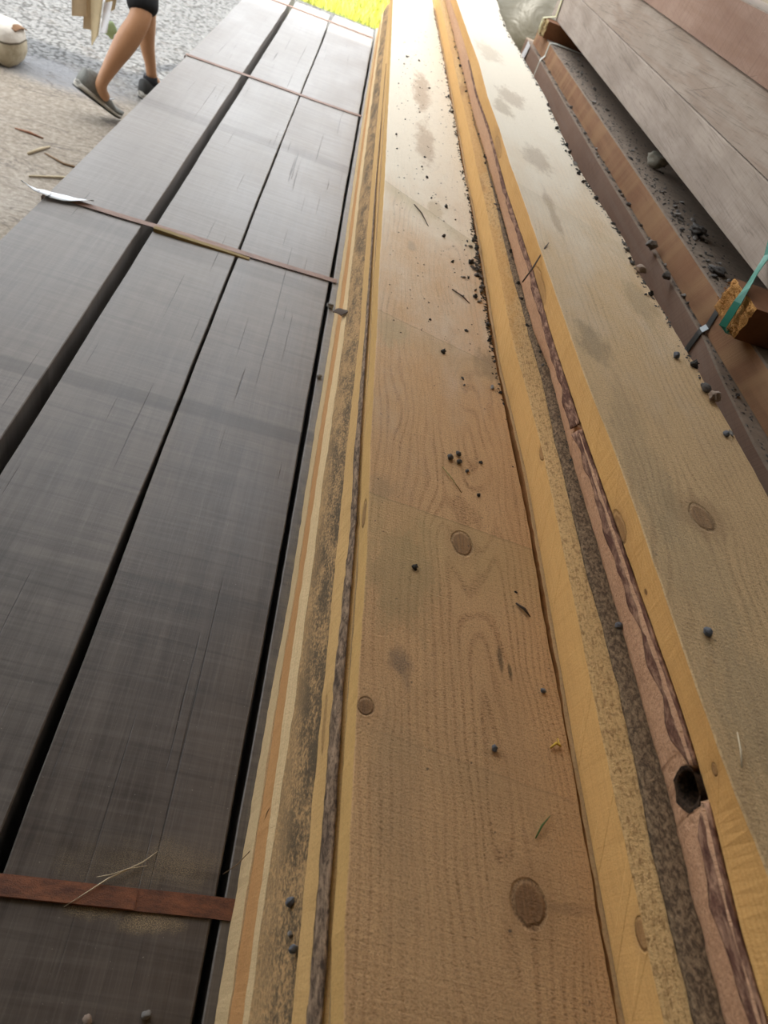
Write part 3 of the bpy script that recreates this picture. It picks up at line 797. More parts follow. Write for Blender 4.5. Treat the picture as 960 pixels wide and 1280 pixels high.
orange_end = pine('torn orange end grain', (0.70, 0.36, 0.11), (0.48, 0.21, 0.05), 71, 'z', ring=120, u0=0.0, d0=0.0, ringamt=0.6, fuzz=0.003, saw=0.001, blot=0.3)
shaded_side = plain('red brown bearer side in shade', (0.20, 0.085, 0.035), 0.8, 0.3, 30, 0.001)  # red brown, darkened in the colour for the shade under the timbers
rough_block('bearer', 'orange bearer with a torn fibrous end and a green strap across it', 0.820, 1.48, 1.168, 1.290, 1.0365, 1.1015, [orange_end, shaded_side])
rough_block('bearer', 'far dark bearer between the two timber piles, near the olive sack', 0.84, 1.48, 3.86, 3.98, 1.0365, 1.1015,
            [plain('dusty end grain', (0.36, 0.26, 0.12), 0.9, 0.3, 50), shaded_side], False)

# straps on the timbers
green = plain('green plastic strap', (0.015, 0.20, 0.135), 0.45, 0.12, 90, spec=0.5)
gp = [Vector(p) for p in ((0.85, 1.192, 1.0350), (0.812, 1.196, 1.0352), (0.8065, 1.1985, 1.040), (0.8065, 1.2022, 1.0645), (0.8065, 1.206, 1.0886), (0.811, 1.216, 1.110), (0.845, 1.2715, 1.1185),
      (0.875, 1.320, 1.130), (0.8945, 1.3513, 1.146), (0.895, 1.41, 1.21), (0.887, 1.50, 1.31), (0.885, 1.56, 1.375), (0.884, 1.65, 1.472), (0.93, 1.66, 1.474))]
gs = []
for i in range(len(gp)):
    d = (gp[min(i + 1, len(gp) - 1)] - gp[max(i - 1, 0)]).normalized()
    sv = Vector((-1, -0.25, 0.1)).cross(d)
    gs.append(sv if i not in (0, 1, 13) else Vector((0, 1, 0)))
gs = [v.normalized() * (1 if v.y > 0 else -1) for v in gs]
o = ribbon('strap', gp, gs, 0.019, 0.0012, green)
tag(fix_normals(o), 'flat green plastic strap slanting over the orange bearer and silver grey timber', 'strap')
steel = plain('dull steel band', (0.15, 0.165, 0.17), 0.42, 0.35, 25, metal=0.55, spec=0.5)
T = thing('strap', 'dull grey steel strap bent over the brown timbers beside the orange bearer', 'strap', (0.84, 1.345, 0.965))
o = ribbon('band', [(0.8535, 1.325, 0.72), (0.8535, 1.325, 0.960), (0.8550, 1.327, 0.968), (0.8655, 1.331, 0.978), (0.8660, 1.333, 0.99), (0.8660, 1.338, 1.033), (0.869, 1.340, 1.0380), (0.90, 1.342, 1.0380), (1.2, 1.345, 1.0380)],
           (0, 1, 0), 0.019, 0.0011, steel, T, (0.84, 1.345, 0.965)); fix_normals(o)
v, f = box_vf(0.8630, 0.876, 1.330, 1.348, 1.029, 1.0415)
o = mesh_obj('seal', v, f, plain('bright seal', (0.72, 0.72, 0.72), 0.3, 0.1, 60, metal=0.6), T, (0.86, 1.347, 1.036)); o['label'] = 'shiny crimped seal'
bv = o.modifiers.new('bevel', 'BEVEL'); bv.width = 0.003; bv.segments = 2
white_strap = plain('pale plastic strap', (0.62, 0.61, 0.54), 0.5, 0.15, 30)
o = ribbon('strap', [(0.849, 3.75, 0.80), (0.849, 3.75, 0.962), (0.853, 3.76, 0.969), (0.866, 3.765, 0.985), (0.868, 3.78, 1.036), (0.90, 3.79, 1.040), (1.1, 3.8, 1.040)], (0, 1, 0), 0.022, 0.0015, white_strap)
tag(fix_normals(o), 'pale plastic strap over the far part of the lower brown timbers', 'strap')
yel_strap = plain('yellowed plastic strap', (0.50, 0.46, 0.27), 0.5, 0.15, 30)
o = ribbon('strap', [(0.86, 3.93, 1.033), (0.834, 3.93, 1.034), (0.827, 3.93, 1.06), (0.828, 3.935, 1.098), (0.86, 3.96, 1.106), (0.893, 3.985, 1.115), (0.894, 4.03, 1.23), (0.893, 4.06, 1.34), (0.89, 4.07, 1.38)], (0, 1, 0), 0.03, 0.0015, yel_strap)
tag(fix_normals(o), 'yellowed strap round the far bearer and grey timbers, in front of the olive sack', 'strap')

# paper tag on the far end of the lower timber
paper = plain('white paper', (0.82, 0.83, 0.85), 0.6, 0.06, 20)
V = []; F = []
for i in range(7):
    for k in range(7):
        V.append((f1x(4.2) - 0.004 - 0.006 * math.sin(i * 0.9) * 0.4 - 0.010 * (k / 6) ** 2, 4.06 + 0.10 * i / 6 + 0.01 * k / 6, 0.965 - 0.085 * k / 6))
for i in range(6):
    for k in range(6):
        a = i * 7 + k; F.append((a, a + 1, a + 8, a + 7))
o = mesh_obj('paper_tag', V, F, paper, loc=(0.83, 4.11, 0.92))
so = o.modifiers.new('thick', 'SOLIDIFY'); so.thickness = 0.001
tag(o, 'small white paper tag on the far end of the lower brown timber', 'tag')


# ------------------------------------------------------------------ olive bulk sack at the far right
def sack_mesh(name, cx, cy, rx, ry, h, mat, parent, seed, taper=0.75, n=40, mrows=34, wr=0.05):
    V = []; F = []
    for j in range(mrows + 1):
        t = j / mrows
        s = (math.sin(math.pi * (0.06 + 0.88 * t)) ** 0.35)
        if t > 0.7: s *= 1 - (1 - taper) * ((t - 0.7) / 0.3) ** 1.5
        if t == 0: s *= 0.9
        for i in range(n):
            a = 2 * math.pi * i / n
            q = 4.0
            cxs, sns = math.cos(a), math.sin(a)
            sup = (abs(cxs) ** q + abs(sns) ** q) ** (-1 / q)
            p = Vector((cxs * sup * 0.86, sns * sup * 0.86, t))
            wv = wr * NOI((p.x * 2.2 + seed, p.y * 2.2, t * 4)) + wr * 0.6 * NOI((p.x * 5 + t * 6, p.y * 5 - t * 4, t * 3 + seed)) + wr * .3 * abs(NOI((p.x * 9, p.y * 9 + t * 9, seed)))
            V.append((cx + p.x * rx * s * (1 + wv), cy + p.y * ry * s * (1 + wv), h * t + (0 if t < .02 else 0.02 * wv / wr * 0.5)))
    for j in range(mrows):
        for i in range(n):
            a = j * n + i; b = j * n + (i + 1) % n
            F.append((a, b, b + n, a + n))
    F.append(tuple(range(n - 1, -1, -1))); F.append(tuple(range(mrows * n, (mrows + 1) * n)))
    return mesh_obj(name, V, F, mat, parent, (cx, cy, 0), None, True)


g = G('olive plastic sheeting')
n1 = g.noise(g.co, 7, 3, 0.6, 0.6); n2 = g.noise(g.co, 26, 3, 0.6)
c = g.mix(n1, (0.055, 0.05, 0.034), (0.115, 0.105, 0.075))
olive = g.done(c, 0.45, g.add(g.mul(n1, 0.010), g.mul(n2, 0.001)), 0.5)
T = thing('bulk_sack', 'big olive sack in shiny plastic standing behind the far ends of the right timbers', 'sack', (1.02, 4.95, 0))
sack_mesh('body', 1.02, 4.95, 0.48, 0.5, 1.25, olive, T, 4.4, wr=0.06)
tube('tied_neck', [(1.02, 4.95, 1.22), (1.03, 4.96, 1.30), (1.05, 4.95, 1.36), (1.02, 4.97, 1.42)], [0.2, 0.07, 0.05, 0.11], olive, T, 12, (1.02, 4.95, 1.22))

# ------------------------------------------------------------------ pale sack lying on the yard at the left
g = G('pale woven sacking')
n1 = g.noise(g.co, 9, 4, 0.6); n2 = g.noise(g.co, 300, 2, 0.6)
c = g.mix(g.rng(n1, 0.3, 0.7), (0.34, 0.28, 0.18), (0.58, 0.50, 0.36))
c = g.mix(g.rng(g.z, 0.125, 0.135), c, (0.66, 0.60, 0.52))
c = g.mix(g.mul(g.rng(g.z, 0.118, 0.124), g.rng(g.z, 0.132, 0.126)), c, (0.10, 0.08, 0.055))
sackm = g.done(c, 0.85, g.add(g.mul(n1, 0.02), g.mul(n2, 0.0008)), 0.2)
T = thing('sack', 'pale dusty sack lying on the yard at the left edge', 'sack', (-2.02, 4.5, 0))
V = []; F = []; n = 26; mr = 22
for j in range(mr + 1):
    t = j / mr; x = -1.685 - 0.55 * t
    s = (1 - (1 - min(1, t / 0.10)) ** 2.2 * 0.55) * (1 - max(0, (t - 0.9) / 0.1) ** 2 * 0.5)
    for i in range(n):
        a = 2 * math.pi * i / n
        q = 3.0
        sup = (abs(math.cos(a)) ** q + abs(math.sin(a)) ** q) ** (-1 / q)
        wv = 1 + 0.06 * NOI((math.cos(a) * 1.6, math.sin(a) * 1.6, t * 5)) + 0.05 * NOI((math.cos(a) * 4, math.sin(a) * 4, t * 9 + 3))
        V.append((x, 4.30 + 0.118 * math.cos(a) * sup * s * wv, max(0.002, 0.098 + 0.10 * math.sin(a) * sup * s * wv)))
for j in range(mr):
    for i in range(n):
        a = j * n + i; b = j * n + (i + 1) % n
        F.append((a, a + n, b + n, b))
F.append(tuple(range(n))); F.append(tuple(range((mr + 1) * n - 1, mr * n - 1, -1)))
o = fix_normals(mesh_obj('body', V, F, sackm, T, (-2.02, 4.5, 0), None, True))
flapm = plain('brown frayed seam', (0.22, 0.12, 0.06), 0.9, 0.4, 40)
ribbon('frayed_edge', [(-1.715, 4.245, 0.185), (-1.705, 4.29, 0.192), (-1.70, 4.33, 0.186), (-1.705, 4.37, 0.17)], (1, 0, -0.25), 0.035, 0.006, flapm, T, (-1.71, 4.3, 0.185))

# ------------------------------------------------------------------ rusty straps on the dark planks
g = G('rusty steel strap')
n1 = g.noise(g.vec(g.mul(g.x, 30), g.mul(g.y, 90), 0), 1.0, 4, 0.7); n2 = g.noise(g.co, 700, 2, 0.6)
c = g.mix(g.rng(n1, 0.3, 0.7), (0.085, 0.030, 0.015), (0.24, 0.085, 0.035))
c = g.mix(g.mul(g.rng(n2, 0.55, 0.7), 0.5), c, (0.04, 0.02, 0.014))
rust = g.done(c, 0.55, g.mul(n2, 0.0004), 0.4)
g = G('faded rusty strap')
n1 = g.noise(g.vec(g.mul(g.x, 20), g.mul(g.y, 60), 0), 1.0, 4, 0.7)
c = g.mix(g.rng(n1, 0.3, 0.7), (0.17, 0.085, 0.055), (0.30, 0.18, 0.13))
rust2 = g.done(c, 0.55, g.mul(n1, 0.0006), 0.4)


def plank_strap(y, wid, mat, label, left, lift, kink):
    T = thing('strap', label, 'strap', (-0.25, y, 0.65))
    pts = []
    if left is not None: pts += [(left - 0.003, y, 0.56), (left - 0.003, y, 0.648)]
    xs = np.linspace(left if left is not None else -0.628, 0.0995, 26)
    for x in xs:
        z = 0.6508 + lift * (0.5 + 0.5 * NOI((x * 5, y, 1)))
        for (a, b) in ((-0.382, 0.014), (-0.161, 0.004), (0.077, 0.011)):
            if abs(x - a) < b: z = max(z, 0.6508)
        pts.append((x, y + kink * NOI((x * 2.5, y, 5)) + 0.002 * NOI((x * 7, y, 3)), z))
    o = ribbon('band', pts, (0, 1, 0), wid, 0.0012, mat, T, (-0.25, y, 0.65))
    return T, fix_normals(o)


LX = lambda y: -0.628 + 0.022 * max(0, min(1, (y - 1.2) / 2.6)) - 0.004
T, o = plank_strap(0.2115, 0.0215, rust, 'broad rusty steel strap across the dark planks nearest the viewer', LX(0.21), 0.0006, 0.002)
o2 = ribbon('overlap_seam', [(-0.62, 0.2105, 0.6524), (-0.3, 0.2110, 0.6526), (-0.05, 0.2115, 0.6526), (-0.014, 0.2118, 0.6524)], (0, 1, 0), 0.0195, 0.0010, rust2, T, (-0.3, 0.2115, 0.6524))
o2.data.materials[0] = rust
T, o = plank_strap(1.680, 0.021, rust2, 'faded rusty strap lifted by a small batten, with a torn white label at its end', LX(1.68), 0.004, 0.006)
T, o = plank_strap(3.13, 0.024, rust2, 'thin rusty strap across the dark planks level with the walking person', LX(3.13), 0.002, 0.012)
T, o = plank_strap(4.62, 0.026, rust2, 'faint rusty strap across the far ends of the dark planks', LX(4.62), 0.002, 0.004)

# batten under the second strap
v = []; F = []
bat = timber('olive brown batten', (0.24, 0.17, 0.065), (0.34, 0.25, 0.11), 3, 0.0, 60)
xs = np.linspace(-0.366, -0.128, 16); V = []; F = []
for i, x in enumerate(xs):
    h = 0.0085 * (1 - 0.72 * i / 15); y0 = 1.656 + 0.003 * NOI((x * 9, 0, 0))
    V += [(x, y0, 0.6502), (x, y0 + 0.016, 0.6502), (x, y0 + 0.016, 0.6502 + h), (x, y0 + 0.002, 0.6502 + h)]
for i in range(15):
    for k in range(4):
        a0 = i * 4 + k; b0 = i * 4 + (k + 1) % 4; F.append((a0, b0, b0 + 4, a0 + 4))
F += [(3, 2, 1, 0), (60, 61, 62, 63)]
tag(fix_normals(mesh_obj('batten', V, F, bat, loc=(-0.25, 1.66, 0.65))), 'small olive brown wooden batten under the faded rusty strap', 'batten')

# torn white label on the end of the second strap
g = G('white printed label')
n1 = g.noise(g.vec(g.mul(g.x, 60), g.mul(g.y, 25), 2), 1.0, 2, 0.5)
c = g.mix(g.mul(g.rng(n1, 0.60, 0.64), 0.85), (0.85, 0.88, 0.92), (0.10, 0.11, 0.14))
lab = g.done(c, 0.35, None, 0.5)
V = []; F = []
for i in range(13):
    t = i / 12; x = -0.668 + 0.148 * t; yc = 1.652 + 0.050 * t + 0.004 * math.sin(6 * t)
    hw = (.002, .006, .014, .018, .017, .020, .019, .020, .017, .015, .013, .008, .003)[i]
    z = 0.660 + 0.004 * math.sin(7 * t + 1) + (0.016 * (1 - t / 0.15) if t < 0.15 else 0) - 0.004 * t
    for s in (-1, 0, 1):
        V.append((x, yc + s * hw, max(0.6535, z - 0.003 * s + 0.0015 * NOI((i * 1.7, s, 2)))))
for i in range(12):
    for k in range(2):
        a = i * 3 + k; F.append((a, a + 1, a + 4, a + 3))
o = mesh_obj('torn_label', V, F, lab, loc=(-0.6, 1.675, 0.66), smooth=True)
so = o.modifiers.new('thick', 'SOLIDIFY'); so.thickness = 0.0004
tag(o, 'torn white printed label at the left end of the faded rusty strap', 'label')


# ------------------------------------------------------------------ person
def skin_mesh(name, joints, edges, mat, parent, loc, sub=2, root=0):
    me = bpy.data.meshes.new(name)
    L = Vector(loc)
    me.from_pydata([tuple(Vector(j[0]) - L) for j in joints], edges, [])
    o = bpy.data.objects.new(name, me); C.objects.link(o)
    md = o.modifiers.new('skin', 'SKIN'); md.use_smooth_shade = True
    sv = me.skin_vertices[0].data
    for i, j in enumerate(joints):
        r = j[1] if isinstance(j[1], tuple) else (j[1], j[1])
        sv[i].radius = r; sv[i].use_root = (i == root)
    sb = o.modifiers.new('sub', 'SUBSURF'); sb.levels = sub; sb.render_levels = sub
    dg = bpy.context.evaluated_depsgraph_get()
    nm = bpy.data.meshes.new_from_object(o.evaluated_get(dg))
    o.modifiers.clear(); o.data = nm
    nm.materials.clear(); nm.materials.append(mat)
    nm.polygons.foreach_set('use_smooth', [True] * len(nm.polygons))
    o.parent = parent; o.location = L - parent.location
    return o


g = G('tanned skin')
n1 = g.noise(g.co, 14, 3, 0.6)
c = g.mix(n1, (0.42, 0.20, 0.095), (0.56, 0.30, 0.16))
skin = g.done(c, 0.45, None, 0.4)
cloth_black = plain('black shorts cloth', (0.012, 0.012, 0.013), 0.8, 0.3, 60, 0.001)
shirt = plain('grey work shirt', (0.16, 0.17, 0.18), 0.85, 0.2, 40, 0.001)
hairm = plain('black hair', (0.012, 0.010, 0.009), 0.6, 0.3, 80, 0.002)
PL = (-1.05, 4.18, 0)
P_ = thing('person', 'person in black shorts and grey sneakers walking across the yard with cardboard', 'person', PL)
Lh, Rh = (-1.10, 4.235, 0.88), (-0.96, 4.155, 0.88)
Lk, La = (-0.998, 3.965, 0.515), (-1.155, 3.855, 0.185)
Rk, Ra_ = (-1.085, 4.385, 0.50), (-1.058, 4.475, 0.115)
joints = [((-1.03, 4.20, 0.95), (0.115, 0.13)),            # 0 pelvis
          ((-1.02, 4.21, 1.12), (0.105, 0.125)), ((-1.01, 4.235, 1.30), (0.12, 0.15)), ((-1.005, 4.25, 1.43), (0.10, 0.11)),   # 1-3
          ((-1.0, 4.26, 1.50), 0.052), ((-0.995, 4.275, 1.57), 0.06), ((-0.99, 4.285, 1.66), (0.082, 0.09)), ((-0.99, 4.28, 1.74), 0.06),   # 4-7 neck/head
          (Lh, 0.088), ((-1.05, 4.10, 0.70), 0.076), (Lk, 0.053), ((-1.055, 3.925, 0.40), 0.058), ((-1.105, 3.89, 0.30), 0.042), ((-1.140, 3.865, 0.225), 0.031), (La, 0.030), ((-1.135, 3.91, 0.115), 0.022),   # 8-15
          (Rh, 0.088), ((-1.02, 4.27, 0.69), 0.076), (Rk, 0.053), ((-1.088, 4.415, 0.38), 0.052), ((-1.085, 4.445, 0.27), 0.042), ((-1.066, 4.465, 0.18), 0.031), (Ra_, 0.030), ((-1.03, 4.53, 0.06), 0.03),   # 16-23
          ((-1.16, 4.335, 1.41), 0.055), ((-1.23, 4.33, 1.25), 0.045), ((-1.27, 4.28, 1.10), 0.038), ((-1.275, 4.20, 0.95), 0.034), ((-1.27, 4.14, 0.845), 0.025), ((-1.268, 4.115, 0.80), (0.02, 0.035)),   # 24-29
          ((-0.85, 4.165, 1.41), 0.055), ((-0.80, 4.11, 1.25), 0.045), ((-0.78, 4.08, 1.10), 0.038), ((-0.75, 4.15, 0.98), 0.034), ((-0.73, 4.21, 0.88), 0.025), ((-0.72, 4.24, 0.83), (0.02, 0.035))]
edges = [(0, 1), (1, 2), (2, 3), (3, 4), (4, 5), (5, 6), (6, 7), (0, 8), (8, 9), (9, 10), (10, 11), (11, 12), (12, 13), (13, 14), (14, 15),
         (0, 16), (16, 17), (17, 18), (18, 19), (19, 20), (20, 21), (21, 22), (22, 23), (3, 24), (24, 25), (25, 26), (26, 27), (27, 28), (28, 29),
         (3, 30), (30, 31), (31, 32), (32, 33), (33, 34), (34, 35)]
# fingers: chains rooted in the palms
for base, px, sd_, curl in ((29, Vector((-1.268, 4.115, 0.80)), 1, 1), (35, Vector((-0.72, 4.24, 0.83)), -1, 0.5)):
    for q in range(4):
        off = Vector((0.0, (q - 1.5) * 0.019, 0))
        ln = (0.9, 1.05, 1.0, 0.8)[q]
        a = px + off + Vector((0, 0, -0.03)); b = a + Vector((0.012 * sd_, 0, -0.035 * ln)); c_ = b + Vector((0.022 * sd_ * curl + .004, 0, -0.018 * ln)); d = c_ + Vector((0.018 * sd_ * curl, 0, 0.006 * curl - 0.01))
        i0 = len(joints)
        joints += [(a, 0.0095), (b, 0.0088), (c_, 0.0082), (d, 0.007)]
        edges += [(base, i0), (i0, i0 + 1), (i0 + 1, i0 + 2), (i0 + 2, i0 + 3)]
    i0 = len(joints)
    joints += [(px + Vector((0.012 * sd_, -0.04, 0.0)), 0.011), (px + Vector((0.028 * sd_, -0.055, -0.03)), 0.009), (px + Vector((0.036 * sd_, -0.05, -0.055)), 0.0075)]
    edges += [(base, i0), (i0, i0 + 1), (i0 + 1, i0 + 2)]
# face: nose, ears as short chains from the head
hd = Vector((-0.99, 4.285, 1.66)); fw = Vector((0.5, 0.866, 0)); rt = Vector((0.866, -0.5, 0))
i0 = len(joints)
joints += [(hd + fw * 0.085 + Vector((0, 0, -0.015)), 0.014), (hd + fw * 0.106 + Vector((0, 0, -0.035)), 0.012), (hd + fw * 0.07 + Vector((0, 0, -0.09)), 0.03),
           (hd + rt * 0.088 + Vector((0, 0, -0.015)), (0.012, 0.022)), (hd - rt * 0.088 + Vector((0, 0, -0.015)), (0.012, 0.022))]
edges += [(6, i0), (i0, i0 + 1), (5, i0 + 2), (6, i0 + 3), (6, i0 + 4)]
skin_mesh('body', joints, edges, skin, P_, PL)
white_eye = plain('eye white', (0.8, 0.8, 0.78), 0.3, 0.05); iris = plain('dark iris', (0.03, 0.018, 0.01), 0.2, 0.1)


def ball(name, c, r, mat, parent, loc, sc=(1, 1, 1), seg=14):
    bm = bmesh.new(); bmesh.ops.create_uvsphere(bm, u_segments=seg, v_segments=seg // 2 + 2, radius=1)
    V = [(c[0] + v.co.x * r * sc[0], c[1] + v.co.y * r * sc[1], c[2] + v.co.z * r * sc[2]) for v in bm.verts]
    bm.verts.index_update(); F = [[v.index for v in f.verts] for f in bm.faces]; bm.free()
    return mesh_obj(name, V, F, mat, parent, loc, None, True)


for s in (-1, 1):
    e = ball('eye', hd + fw * 0.078 + rt * 0.03 * s, 0.013, white_eye, P_, PL)
    ball('iris', hd + fw * 0.088 + rt * 0.03 * s, 0.0055, iris, e, hd)
    e.children[0].location = hd + fw * 0.0 - e.location - P_.location
skin_mesh('mouth', [(hd + fw * 0.088 + rt * -0.025 + Vector((0, 0, -0.07)), 0.005), (hd + fw * 0.097 + Vector((0, 0, -0.068)), 0.007), (hd + fw * 0.088 + rt * 0.025 + Vector((0, 0, -0.07)), 0.005)],
          [(0, 1), (1, 2)], plain('lips', (0.35, 0.12, 0.09), 0.5, 0.1), P_, PL, 1)
ball('hair', hd - fw * 0.018 + Vector((0, 0, 0.055)), 0.1, hairm, P_, PL, (0.98, 1.02, 0.78))
# shirt and shorts follow the body
skin_mesh('shirt', [((-1.028, 4.202, 0.98), (0.135, 0.150)), ((-1.02, 4.21, 1.12), (0.127, 0.145)), ((-1.01, 4.235, 1.30), (0.14, 0.165)), ((-1.005, 4.25, 1.43), (0.115, 0.115)), ((-1.0, 4.257, 1.475), 0.068),
                    ((-1.16, 4.335, 1.41), 0.072), ((-1.225, 4.333, 1.265), 0.062), ((-0.85, 4.165, 1.41), 0.072), ((-0.803, 4.115, 1.265), 0.062)],
          [(0, 1), (1, 2), (2, 3), (3, 4), (3, 5), (5, 6), (3, 7), (7, 8)], shirt, P_, PL)
so_ = skin_mesh('shorts', [((-1.03, 4.20, 0.97), (0.135, 0.148)), ((-1.03, 4.20, 0.92), (0.135, 0.148)), (Lh, 0.108), ((-1.05, 4.10, 0.70), 0.095), ((-1.008, 4.0, 0.565), 0.078), ((-0.995, 3.975, 0.515), 0.077),
                           (Rh, 0.108), ((-1.02, 4.27, 0.69), 0.095), ((-1.07, 4.36, 0.56), 0.078)],
                [(0, 1), (1, 2), (2, 3), (3, 4), (4, 5), (1, 6), (6, 7), (7, 8)], cloth_black, P_, PL)
shoe_grey = plain('grey knitted shoe upper', (0.20, 0.20, 0.18), 0.8, 0.35, 120, 0.001)
sole_m = plain('pale shoe midsole', (0.62, 0.59, 0.52), 0.6, 0.2, 60)
tread_m = plain('dark rubber tread', (0.05, 0.05, 0.048), 0.7, 0.2, 60)
lace_m = plain('white shoe stripe', (0.78, 0.80, 0.84), 0.5, 0.05)
sock_m = plain('black sock', (0.02, 0.02, 0.022), 0.85, 0.2, 60)


def shoe(heel, yaw, pitch, dark=False):
    """sneaker: heel = back bottom corner, yaw of the toe direction, pitch = heel raised"""
    Mx = Matrix.Translation(Vector(heel)) @ Matrix.Rotation(yaw, 4, 'Z') @ Matrix.Rotation(pitch, 4, 'Y')
    base = thing_empty = bpy.data.objects.new('shoe', None); C.objects.link(base); base.parent = P_
    base.location = Vector(heel) - Vector(PL)

    def ring(t, z0, z1, k, n=16, squash=1.0):
        x = -0.005 + 0.285 * t
        wd = 0.5 * (0.066 + 0.034 * math.sin(math.pi * min(1, t * 0.9 + 0.08))) * (1.0 if t < 0.8 else math.sqrt(max(0.02, 1 - ((t - 0.8) / 0.205) ** 2))) * (1 if t > 0.08 else 0.75 + 0.25 * t / 0.08)
        pts = []
        for i in range(n):
            a = 2 * math.pi * i / n
            ca, sa = math.cos(a), math.sin(a)
            sx = math.copysign(abs(ca) ** 0.7, ca); sz = math.copysign(abs(sa) ** 0.7, sa)
            pts.append(Mx @ Vector((x, wd * squash * sx * (1 - 0.25 * max(0, sa) * k), z0 + (z1 - z0) * (0.5 + 0.5 * sz))))
        return pts

    def solid(name, rings, mat):
        V = [p for r in rings for p in r]; n = len(rings[0]); F = []
        for j in range(len(rings) - 1):
            for i in range(n):
                a = j * n + i; b = j * n + (i + 1) % n; F.append((a, b, b + n, a + n))
        F.append(tuple(range(n - 1, -1, -1))); F.append(tuple(range((len(rings) - 1) * n, len(rings) * n)))
        o = mesh_obj(name, V, F, mat, None, heel, None, True); o.parent = base; o.location = (0, 0, 0)
        return fix_normals(o)
    T = [i / 18 for i in range(19)]
    spring = lambda t: 0.012 * max(0, (t - 0.75) / 0.25) ** 2
    solid('tread', [ring(t, spring(t), spring(t) + 0.008, 0) for t in T], tread_m)
    solid('midsole', [ring(t, spring(t) + 0.007, spring(t) + 0.040 - 0.018 * t, 0, squash=1.03) for t in T], sole_m)
    top = lambda t: 0.105 if t < 0.12 else (0.105 - 0.010 * (t - 0.12) / 0.16 if t < 0.28 else (0.105 - 0.062 * (t - 0.28) / 0.5 if t < 0.78 else 0.048 - 0.06 * (t - 0.78) ** 1.2))
    solid('upper', [ring(t, 0.014 + spring(t), top(t) + spring(t), 1) for t in T], tread_m if dark else shoe_grey)
    V = []
    for q in range(4):
        t = 0.36 + 0.09 * q; z = top(t) + 0.002
        pts = [Mx @ Vector((-0.005 + 0.285 * t + 0.006 * s, 0.026 * s, z - 0.010 * s * s)) for s in (-1, -.5, 0, .5, 1)]
        o = tube('lace', pts, 0.003, lace_m, None, 6, heel); o.parent = base; o.location = (0, 0, 0)
    for s in (-1, 1):
        pts = [Mx @ Vector((0.12 + 0.018 * q, s * (0.044 - 0.003 * q), 0.035 + 0.012 * q)) for q in range(4)]
        o = tube('side_stripe', pts, [0.004, 0.005, 0.005, 0.003], lace_m, None, 6, heel); o.parent = base; o.location = (0, 0, 0)
    pts = [Mx @ Vector((0.058, 0, 0.060)), Mx @ Vector((0.056, 0, 0.095)), Mx @ Vector((0.055, 0, 0.118))]
    o = tube('sock', pts, [0.043, 0.041, 0.038], sock_m if dark else shoe_grey, None, 14, heel); o.parent = base; o.location = (0, 0, 0)
    return base


shoe((-1.267, 3.842, 0.148), math.radians(46), math.radians(32))
shoe((-1.093, 4.425, 0.001), math.radians(58), 0.0, True)

# bundle carried in the left hand: each sheet is a thing
card = plain('brown cardboard', (0.40, 0.29, 0.17), 0.85, 0.15, 30)
card2 = plain('pale cardboard', (0.58, 0.47, 0.29), 0.85, 0.15, 30)


def sheet(name, label, corners, th, mat, cat='cardboard'):
    a, b, c_, d = [Vector(q) for q in corners]
    nrm = (b - a).cross(d - a).normalized() * th
    n = 6; V = []; F = []
    for layer in (0, 1):
        for i in range(n + 1):
            for k in range(n + 1):
                s, t = i / n, k / n
                p = (a * (1 - s) + b * s) * (1 - t) + (d * (1 - s) + c_ * s) * t
                V.append(p + nrm * layer + Vector((0, 0.008 * math.sin(3 * s + 2 * t), 0)))
    m_ = (n + 1) ** 2
    for layer in (0, 1):
        for i in range(n):
            for k in range(n):
                q = layer * m_ + i * (n + 1) + k
                F.append((q, q + 1, q + n + 2, q + n + 1) if layer else (q, q + n + 1, q + n + 2, q + 1))
    rim = [i * (n + 1) for i in range(n)] + [n * (n + 1) + k for k in range(n)] + [i * (n + 1) + n for i in range(n, 0, -1)] + [k for k in range(n, 0, -1)]
    for i in range(len(rim)):
        p, q = rim[i], rim[(i + 1) % len(rim)]
        F.append((p, q, q + m_, p + m_))
    return tag(fix_normals(mesh_obj(name, V, F, mat, loc=tuple((a + c_) / 2))), label, cat)


sheet('cardboard_sheet', 'brown cardboard strip at the outside of the carried bundle', [(-1.375, 4.12, 0.78), (-1.30, 4.115, 0.79), (-1.295, 4.10, 0.40), (-1.372, 4.105, 0.375)], 0.006, card)
sheet('cardboard_sheet', 'shaded brown cardboard strip in the middle of the carried bundle', [(-1.315, 4.15, 0.77), (-1.262, 4.15, 0.79), (-1.262, 4.13, 0.345), (-1.326, 4.13, 0.33)], 0.006, card)
sheet('cardboard_sheet', 'long pale cardboard sheet hanging lowest from the hand', [(-1.285, 4.09, 0.79), (-1.18, 4.085, 0.80), (-1.232, 4.075, 0.345), (-1.268, 4.078, 0.282)], 0.008, card2)
sheet('cardboard_sheet', 'pale tan cardboard sheet nearest the leg of the walking person', [(-1.215, 4.12, 0.78), (-1.12, 4.115, 0.76), (-1.165, 4.11, 0.47), (-1.215, 4.11, 0.43)], 0.006, card2)
sheet('paper', 'white paper stuck on the carried cardboard', [(-1.205, 4.066, 0.49), (-1.165, 4.064, 0.51), (-1.185, 4.062, 0.37), (-1.222, 4.062, 0.36)], 0.0015, paper, 'paper')
V = []
gl = plain('pale green glove cloth', (0.46, 0.60, 0.32), 0.8, 0.25, 40)
o = ball('green_rag', (-1.185, 4.105, 0.375), 0.03, gl, None, (-1.185, 4.105, 0.34), (1.0, 0.6, 1.2), 18)
for vt in o.data.vertices:
    k = 1 + 0.35 * NOI(tuple(vt.co * 40)); vt.co = vt.co * 1.0 + (vt.co - Vector((0, 0, 0.035))) * (k - 1)
tag(o, 'small crumpled green rag at the foot of the carried bundle', 'rag')

